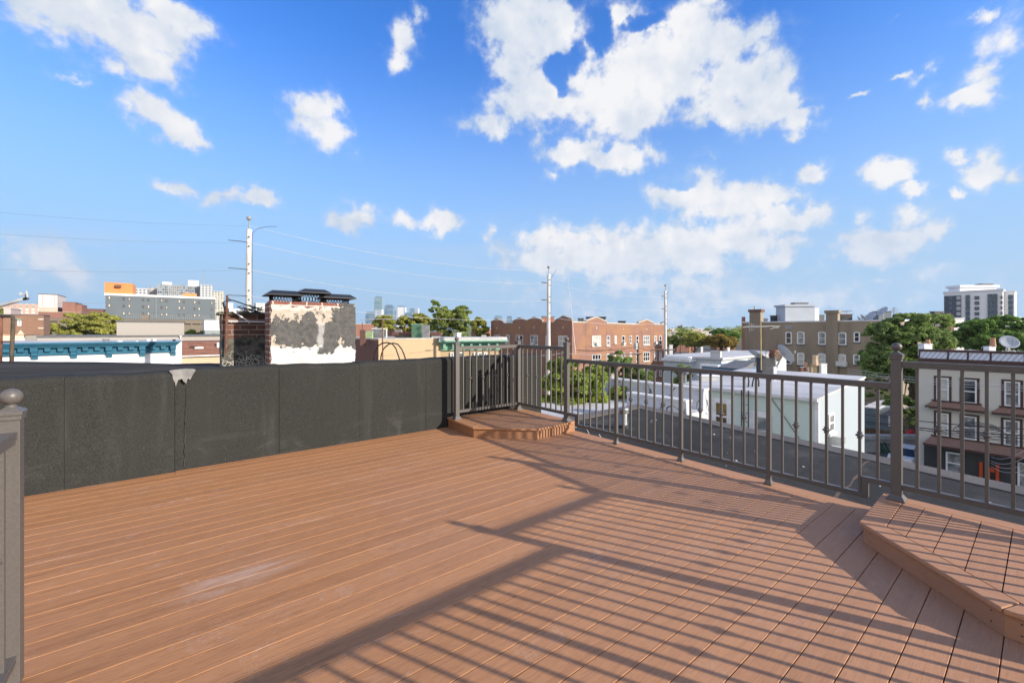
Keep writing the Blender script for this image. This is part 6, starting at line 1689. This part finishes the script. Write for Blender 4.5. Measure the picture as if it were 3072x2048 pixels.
tree('bush', 'low yellowish bush before the grey shed', [q1(1, 2160, 635, 65, 45, 22)], LF['yellow'], nclump=12, per=110, size=.16, cat='bush', seed=4)
tree('tree', 'tiny bit of tree at the left edge beside the brick apartments', [q1(1, -20, 385, 100, 45, 40)], LF['mid'], nclump=14, per=120, size=.25, group='city trees', seed=5)
tree('tree', 'low yellow green tree left below the skyline', [q1(3, 450, 600, 80, 125, 105)], LF['yellow'], nclump=60, per=150, size=.25, group='city trees', seed=6)
tree('tree', 'broad yellow green tree below the white skyline tower', [q1(3, 680, 600, 85, 110, 110), q1(3, 880, 590, 85, 140, 110)], LF['yellow'], nclump=90, per=150, size=.26, group='city trees', seed=7)
tree('tree', 'tallest green tree with a thin leader right of the skyline', [q1(3, 1130, 580, 78, 150, 170), q1(3, 1030, 420, 78, 70, 100), q1(3, 1350, 540, 78, 130, 160), q1(3, 1370, 440, 78, 60, 60)], LF['mid'], nclump=130, per=160, size=.24, group='city trees', seed=8)
tree('tree', 'rounded yellow green tree against the left end of the brick flats', [q1(3, 1560, 630, 74, 100, 110), q1(3, 1620, 690, 74, 70, 60)], LF['yellow'], nclump=60, per=150, size=.23, group='city trees', seed=9)
tree('tree', 'fresh green street tree seen through the far railing corner', [cm(1712, 1195, 16, 62, 95), cm(1655, 1240, 16, 40, 62), cm(1775, 1160, 16.3, 48, 72), cm(1690, 1115, 16, 45, 42), cm(1800, 1235, 16, 40, 40), cm(1690, 1290, 16, 50, 30), cm(1640, 1170, 16, 30, 45)], LF['bright'], nclump=210, per=150, size=.075, cr=.3, seed=10, trunk_r=.13)
tree('tree', 'small leafy branch end right of the fresh green street tree', [cm(1862, 1188, 16.6, 32, 26)], LF['bright'], base=Vector((at(1800, 1300, 16).x + .3, at(1800, 1300, 16).y, GZ)), nclump=24, per=110, size=.07, cr=.35, seed=11, trunk_r=.05)
tree('tree', 'dark tree before the right part of the brick flats', [cm(1855, 1105, 46, 55, 34), cm(1905, 1125, 46, 50, 30), cm(1848, 1075, 46, 26, 22), cm(1930, 1150, 46, 40, 40)], LF['dark'], nclump=70, per=140, size=.18, seed=12)
tree('tree', 'dark shrub against the pale blue house behind the mint roof', [cm(2047, 1130, 36, 28, 45)], LF['dark'], nclump=30, per=120, size=.14, seed=13)
tree('tree', 'green tree just right of the farther bleached pole', [q1(5, 250, 1040, 120, 95, 85)], LF['mid'], nclump=50, per=130, size=.34, group='city trees', seed=14)
tree('tree', 'yellow green tree in the middle behind the white roofs', [q1(5, 520, 1020, 115, 170, 90), q1(5, 480, 970, 115, 70, 40)], LF['yellow'], nclump=70, per=140, size=.32, group='city trees', seed=15)
tree('tree', 'orange tinted tree behind the white roofs beside the tan building', [q1(5, 860, 1040, 110, 190, 80), q1(5, 980, 1080, 110, 80, 50)], LF['autumn'], nclump=80, per=140, size=.3, group='city trees', seed=16)
tree('tree', 'dark green tree behind the orange tinted one', [q1(5, 850, 930, 160, 120, 55), q1(5, 1020, 970, 160, 110, 60)], LF['lush'], nclump=70, per=130, size=.42, group='city trees', seed=17)
tree('tree', 'small far green tree before the long pale institution', [q1(5, 340, 945, 190, 55, 22), q1(5, 560, 940, 190, 50, 18)], LF['mid'], nclump=26, per=110, size=.5, group='city trees', seed=18)
tree('tree', 'large dark green tree between tan building and cream house', [q1(6, 1060, 640, 43, 220, 130), q1(6, 1330, 660, 43, 190, 120), q1(6, 760, 760, 43, 190, 120), q1(6, 1100, 850, 43, 330, 180), q1(6, 760, 1050, 43, 240, 200), q1(6, 1050, 1180, 43, 230, 170), q1(6, 1200, 1450, 43, 130, 130), q1(6, 640, 1250, 43, 120, 110), q1(6, 700, 1420, 42, 110, 110), q1(6, 930, 1560, 42, 150, 120), q1(6, 1080, 1700, 41.5, 110, 90)], LF['dark'],
     base=Vector((at(2740, 1200, 43).x, at(2740, 1200, 43).y, GZ)), nclump=640, per=150, size=.15, cr=.2, seed=19, trunk_r=.4)
tree('tree', 'lush bright green tree behind the cream house roof', [q1(6, 1850, 720, 75, 220, 130), q1(6, 2150, 680, 75, 230, 110), q1(6, 1720, 830, 74, 200, 110), q1(6, 2050, 840, 74, 350, 130), q1(6, 2420, 760, 75, 200, 140)], LF['lush'], nclump=330, per=150, size=.24, cr=.2, group='city trees', seed=20)
# far-off wood that closes the horizon
cl = []
rg = random.Random(9)
for k in range(420):
    px = rg.uniform(-150, 3250); d = rg.uniform(330, 900)
    p = at(px, 990, d); h = rg.uniform(-7, -.5) + d * .0035; cl.append((p.x, p.y, h, rg.uniform(5, 9) * (d / 450) ** .5))
w_ = leaf_mesh('distant_wood', LF['mid'], None, cl, 60, 1.6, org=(400, 400, GZ))
setp(w_, 'far band of tree tops along the horizon', 'wood', kind='stuff')
if HAZE:
    mb = MB(); mb.box(-1400, 2900, -1000, 2900, GZ - 1, 262)
    hm_, hnt, hb = new_mat('haze_air')
    hnt.nodes.remove(hb)
    pv = hnt.nodes.new('ShaderNodeVolumePrincipled'); pv.inputs['Color'].default_value = (.80, .88, 1, 1); pv.inputs['Density'].default_value = HAZE; pv.inputs['Anisotropy'].default_value = .2
    lk(hnt, pv.outputs[0], hnt.nodes['Material Output'].inputs['Volume'])
    setp(mb.build('haze', hm_), 'thin pale blue summer haze over the far skyline', 'haze', kind='stuff')
# low far houses that fill the blocks between
rg = random.Random(21)
hm = [BR['red'], BR['brown'], M['stone'], M['white_dull'], M['garage']]
for k, (px, d, h) in enumerate([(1000, 210, -2), (1075, 190, -1.5), (1250, 230, -1), (1440, 250, -1), (1500, 300, 0), (2030, 220, -2.5), (2150, 240, -2), (2230, 200, -3), (650, 130, -2.4), (780, 160, -1.2)]):
    p = at(px, 990, d); w = d * .05; 
    f = Fac((p.x, p.y), (p.x + w * .75, p.y - w * .55))
    where = ['behind the patched chimney', 'behind the dark red chimney stub', 'behind the broad tree under the skyline', 'behind the left end of the brick flats', 'straight behind the left gables of the brick flats',
             'by the farther bleached pole', 'behind the orange tinted tree', 'against the left edge of the tan building', 'behind the brown shingle roof', 'between the two old chimneys'][k]
    building('far_house', 'low far %s house ' % ('red brick', 'brown brick', 'stone coloured', 'white', 'tan')[k % 5] + where, 'house', f, w * .6, h, hm[k % 5], M['roofwhite'], group='low far houses between the blocks')
# ================================================================== camera, sun, sky
cam = bpy.data.cameras.new('camera'); co_ = bpy.data.objects.new('camera', cam); COL.objects.link(co_)
cam.sensor_width = 36; cam.lens = 36 * F / 3072; cam.shift_y = -(1024 - HY) / 3072
cam.clip_start = .05; cam.clip_end = 12000
co_.location = (0, 0, CH); co_.rotation_euler = (R(90), 0, YAW - R(90))
sc.camera = co_

EL = R(20.5); SD = Vector((.44, -.898, 0)).normalized()
sun_dir = Vector((SD.x * math.cos(EL), SD.y * math.cos(EL), math.sin(EL)))
sl = bpy.data.lights.new('sun', 'SUN'); so = bpy.data.objects.new('sun', sl); COL.objects.link(so)
sl.energy = SUN_E; sl.angle = R(.6); sl.color = (1, .90, .76)
so.rotation_euler = (-sun_dir).to_track_quat('-Z', 'Y').to_euler()
so.location = (20, -40, 40)

w = bpy.data.worlds.new('World'); sc.world = w; w.use_nodes = True
nt = w.node_tree; bg = nt.nodes['Background']
sky = nt.nodes.new('ShaderNodeTexSky'); sky.sky_type = 'NISHITA'; sky.sun_disc = False
sky.sun_elevation = EL; sky.sun_rotation = math.atan2(SD.x, SD.y)
sky.air_density = 1.0; sky.dust_density = .6; sky.ozone_density = 2.0
tc = nt.nodes.new('ShaderNodeTexCoord')
vec = tc.outputs['Generated']
sp = nt.nodes.new('ShaderNodeSeparateXYZ'); lk(nt, vec, sp.inputs[0])
az = mth(nt, 'ARCTAN2', sp.outputs[1], sp.outputs[0]); el = mth(nt, 'ARCSINE', sp.outputs[2])
# billows warp the cloud outlines
wn = nt.nodes.new('ShaderNodeTexNoise'); wn.inputs['Scale'].default_value = 11; wn.inputs['Detail'].default_value = 9; wn.inputs['Roughness'].default_value = .62
lk(nt, vec, wn.inputs['Vector'])
ws = nt.nodes.new('ShaderNodeSeparateColor'); lk(nt, wn.outputs['Color'], ws.inputs[0])
WA = .10
azw = mth(nt, 'ADD', az, mth(nt, 'MULTIPLY', mth(nt, 'SUBTRACT', ws.outputs[0], .5), WA)); elw = mth(nt, 'ADD', el, mth(nt, 'MULTIPLY', mth(nt, 'SUBTRACT', ws.outputs[1], .5), WA))
cb = nt.nodes.new('ShaderNodeCombineXYZ'); lk(nt, azw, cb.inputs[0]); lk(nt, elw, cb.inputs[1])
# (azimuth, elevation) clouds: centre and radii surveyed in photo pixels /1.306, weight
CL = [(200, 30, 200, 75, 1.1), (300, 80, 150, 85, 1.2), (390, 30, 95, 45, 1), (330, 135, 85, 55, 1), (275, 175, 45, 25, .7), (60, 30, 70, 40, .5),
      (345, 255, 62, 36, 1), (400, 285, 62, 38, 1), (435, 315, 38, 22, .8), (300, 265, 30, 30, .5),
      (725, 265, 48, 42, .85), (745, 310, 52, 42, .9), (930, 85, 30, 36, .65), (920, 120, 22, 26, .55), (965, 50, 12, 24, .4),
      (425, 437, 55, 18, .65), (520, 455, 60, 20, .75), (590, 460, 34, 16, .7), (370, 434, 22, 12, .5),
      (810, 498, 58, 28, .8), (1015, 510, 46, 28, .85), (922, 512, 30, 16, .5), (975, 520, 25, 10, .5), (1135, 532, 14, 12, .35),
      (1215, 60, 115, 75, 1.2), (1185, 150, 60, 62, 1), (1250, 225, 105, 60, 1.15), (1130, 285, 60, 28, .8), (1340, 180, 40, 70, .7), (1430, 215, 135, 95, 1.3), (1570, 110, 130, 90, 1.3), (1500, 165, 140, 100, 1.3), (1690, 205, 120, 80, 1.2), (1790, 245, 75, 46, 1.1), (1830, 285, 48, 24, 1.0), (1420, 30, 45, 40, .6), (1735, 85, 55, 28, .6), (1440, 285, 95, 40, .9),
      (1320, 350, 80, 34, 1), (1420, 365, 75, 30, .95), (1480, 350, 40, 28, .6), (1450, 320, 50, 25, .6), (1262, 400, 14, 14, .4), (1610, 340, 26, 18, .45),
      (1570, 455, 75, 40, .85), (1640, 475, 95, 40, .95), (1740, 455, 75, 36, .95), (1790, 510, 110, 34, .9), (1850, 495, 65, 30, .8), (1720, 540, 80, 20, .6),
      (1250, 585, 90, 48, 1), (1400, 585, 160, 55, 1.2), (1560, 575, 170, 55, 1.25), (1690, 570, 100, 42, 1), (1790, 572, 48, 30, .75), (1330, 560, 100, 30, .9),
      (1650, 690, 300, 34, .42), (1480, 650, 200, 26, .36), (1830, 690, 130, 26, .38),
      (2000, 560, 95, 36, .95), (2080, 545, 75, 36, .9), (2090, 495, 42, 22, .6), (1960, 500, 30, 16, .4), (2140, 530, 34, 18, .5),
      (2045, 395, 48, 32, .95), (2090, 430, 40, 14, .6), (1865, 392, 34, 22, .65), (2255, 390, 62, 38, .95), (2320, 405, 36, 22, .7), (2200, 360, 24, 12, .5), (2178, 440, 22, 13, .7),
      (2255, 160, 48, 34, .8), (2265, 205, 50, 34, .85), (2220, 215, 34, 16, .6), (2080, 185, 32, 9, .6), (2112, 160, 16, 14, .45), (2148, 208, 10, 12, .4), (1990, 212, 20, 6, .5),
      (2310, 70, 70, 60, .5), (2258, 28, 28, 17, .7), (2060, 58, 14, 7, .4), (90, 612, 120, 36, .5), (180, 640, 60, 18, .4), (170, 182, 24, 6, .35), (1360, 720, 60, 10, .3), (2020, 645, 34, 7, .4)]
acc = None; sh = None
for X, Y, rx, ry, wt in CL:
    px, py = X * 1.306, Y * 1.306
    a = (px - CX) / F; b = (HY - py) / F; h = math.sqrt(1 + a * a)
    A, E = YAW - math.atan(a), math.atan(b / h)
    ra = 1.18 * rx * 1.306 / F / (1 + a * a); re = 1.25 * ry * 1.306 / F / h / (1 + (b / h) ** 2)
    s1 = nt.nodes.new('ShaderNodeVectorMath'); s1.operation = 'SUBTRACT'; lk(nt, cb.outputs[0], s1.inputs[0]); s1.inputs[1].default_value = (A, E, 0)
    s2 = nt.nodes.new('ShaderNodeVectorMath'); s2.operation = 'DIVIDE'; lk(nt, s1.outputs[0], s2.inputs[0]); s2.inputs[1].default_value = (ra, re, 1)
    s3 = nt.nodes.new('ShaderNodeVectorMath'); s3.operation = 'LENGTH'; lk(nt, s2.outputs[0], s3.inputs[0])
    fld = mth(nt, 'MULTIPLY', mth(nt, 'SUBTRACT', 1.0, s3.outputs['Value']), wt)
    if acc is None: acc = fld
    else:
        m_ = nt.nodes.new('ShaderNodeMath'); m_.operation = 'SMOOTH_MAX'; lk(nt, acc, m_.inputs[0]); lk(nt, fld, m_.inputs[1]); m_.inputs[2].default_value = .12; acc = m_.outputs[0]
n2 = nt.nodes.new('ShaderNodeTexNoise'); n2.inputs['Scale'].default_value = 24; n2.inputs['Detail'].default_value = 7; n2.inputs['Roughness'].default_value = .58; lk(nt, vec, n2.inputs['Vector'])
HOLES = [(1282, 178, 24, 50, .75), (1300, 215, 30, 22, .35), (1385, 60, 22, 55, .7), (1320, 140, 26, 30, .5), (1480, 60, 50, 20, .5), (1600, 330, 60, 30, .4), (1560, 430, 40, 18, .4)]
for X, Y, rx, ry, wt in HOLES:
    px, py = X * 1.306, Y * 1.306
    a = (px - CX) / F; b = (HY - py) / F; h = math.sqrt(1 + a * a)
    A, E = YAW - math.atan(a), math.atan(b / h)
    ra = 1.3 * rx * 1.306 / F / (1 + a * a); re = 1.3 * ry * 1.306 / F / h / (1 + (b / h) ** 2)
    s1 = nt.nodes.new('ShaderNodeVectorMath'); s1.operation = 'SUBTRACT'; lk(nt, cb.outputs[0], s1.inputs[0]); s1.inputs[1].default_value = (A, E, 0)
    s2 = nt.nodes.new('ShaderNodeVectorMath'); s2.operation = 'DIVIDE'; lk(nt, s1.outputs[0], s2.inputs[0]); s2.inputs[1].default_value = (ra, re, 1)
    s3 = nt.nodes.new('ShaderNodeVectorMath'); s3.operation = 'LENGTH'; lk(nt, s2.outputs[0], s3.inputs[0])
    acc = mth(nt, 'SUBTRACT', acc, mth(nt, 'MULTIPLY', mth(nt, 'MAXIMUM', 0.0, mth(nt, 'SUBTRACT', 1.0, s3.outputs['Value'])), wt * 1.6))
dens = mth(nt, 'ADD', mth(nt, 'MINIMUM', mth(nt, 'MULTIPLY_ADD', acc, 1.15, .10), .85), mth(nt, 'MULTIPLY', mth(nt, 'SUBTRACT', n2.outputs['Fac'], .5), 2.1))
alpha = mth(nt, 'ADD', mth(nt, 'MULTIPLY', rampf(nt, dens, .0, .66), .8), mth(nt, 'MULTIPLY', rampf(nt, dens, -.3, .4), .2), clamp=True)
# relief: the billows are lit from the right and above
of = nt.nodes.new('ShaderNodeVectorMath'); of.operation = 'ADD'; lk(nt, vec, of.inputs[0]); of.inputs[1].default_value = (SU * .014, -CU * .014, .014)
n2b = nt.nodes.new('ShaderNodeTexNoise'); n2b.inputs['Scale'].default_value = 15; n2b.inputs['Detail'].default_value = 5; n2b.inputs['Roughness'].default_value = .5; lk(nt, of.outputs[0], n2b.inputs['Vector'])
n2a = nt.nodes.new('ShaderNodeTexNoise'); n2a.inputs['Scale'].default_value = 15; n2a.inputs['Detail'].default_value = 5; n2a.inputs['Roughness'].default_value = .5; lk(nt, vec, n2a.inputs['Vector'])
relief = mth(nt, 'MULTIPLY', mth(nt, 'SUBTRACT', n2a.outputs['Fac'], n2b.outputs['Fac']), 1.9)
n3 = nt.nodes.new('ShaderNodeTexNoise'); n3.inputs['Scale'].default_value = 5.5; n3.inputs['Detail'].default_value = 7; lk(nt, vec, n3.inputs['Vector'])
shade = mth(nt, 'ADD', mth(nt, 'ADD', mth(nt, 'MULTIPLY', rampf(nt, n3.outputs['Fac'], .33, .66), .6), mth(nt, 'MULTIPLY', rampf(nt, dens, .1, .7), .4)), relief, clamp=True)
ccol = mixc(nt, shade, CLOUD_LO, CLOUD_HI)
low = rampf(nt, el, -.04, .22)
ccol = mixc(nt, low, tuple(x * 1.12 for x in CLOUD_LO), ccol)
skm = nt.nodes.new('ShaderNodeVectorMath'); skm.operation = 'MULTIPLY'; lk(nt, sky.outputs[0], skm.inputs[0]); skm.inputs[1].default_value = SKY_TINT
hs = nt.nodes.new('ShaderNodeHueSaturation'); lk(nt, skm.outputs[0], hs.inputs['Color']); hs.inputs['Saturation'].default_value = SKY_SAT
hz = rampf(nt, el, .03, .64)                    # thin high veil towards the horizon
veil = mixc(nt, hz, SKY_LOW, hs.outputs[0])
ci = nt.nodes.new('ShaderNodeTexNoise'); ci.inputs['Scale'].default_value = 3; ci.inputs['Detail'].default_value = 6
mp = nt.nodes.new('ShaderNodeVectorMath'); mp.operation = 'MULTIPLY'; lk(nt, vec, mp.inputs[0]); mp.inputs[1].default_value = (1, 1, 6); lk(nt, mp.outputs[0], ci.inputs['Vector'])
veil = mixc(nt, mth(nt, 'MULTIPLY', mth(nt, 'MULTIPLY', rampf(nt, ci.outputs['Fac'], .5, .75), mth(nt, 'SUBTRACT', 1.0, rampf(nt, el, .1, .4))), .3), veil, CLOUD_LO)
# unseen cloud deck added behind and overhead as neutral fill light
n4 = nt.nodes.new('ShaderNodeTexNoise'); n4.inputs['Scale'].default_value = 2.6; n4.inputs['Detail'].default_value = 6; lk(nt, vec, n4.inputs['Vector'])
out_ = mth(nt, 'MAXIMUM', rampf(nt, mth(nt, 'ABSOLUTE', mth(nt, 'SUBTRACT', az, .9)), 1.05, 1.5), mth(nt, 'MULTIPLY', rampf(nt, el, .75, 1.0), OVERHEAD))
cov = mth(nt, 'MULTIPLY', out_, rampf(nt, n4.outputs['Fac'], *COVER))
cov = mth(nt, 'MULTIPLY', cov, rampf(nt, el, -.01, .03))
cov = mth(nt, 'MULTIPLY', cov, mth(nt, 'SUBTRACT', 1.0, mth(nt, 'MULTIPLY', rampf(nt, el, .7, 1.0), 1 - OVERHEAD)))
alpha = mth(nt, 'MAXIMUM', alpha, cov); ccol = mixc(nt, cov, ccol, CLOUD_FILL)
lk(nt, mixc(nt, alpha, veil, ccol), bg.inputs['Color'])
bg.inputs['Strength'].default_value = SKY_S

sc.render.engine = 'CYCLES'
sc.view_settings.view_transform = 'Standard'; sc.view_settings.look = 'None'
sc.view_settings.exposure = EXPO; sc.view_settings.gamma = 1
try: sc.cycles.use_denoising = True
except Exception: pass
sc.cycles.max_bounces = 6; sc.cycles.transparent_max_bounces = 6
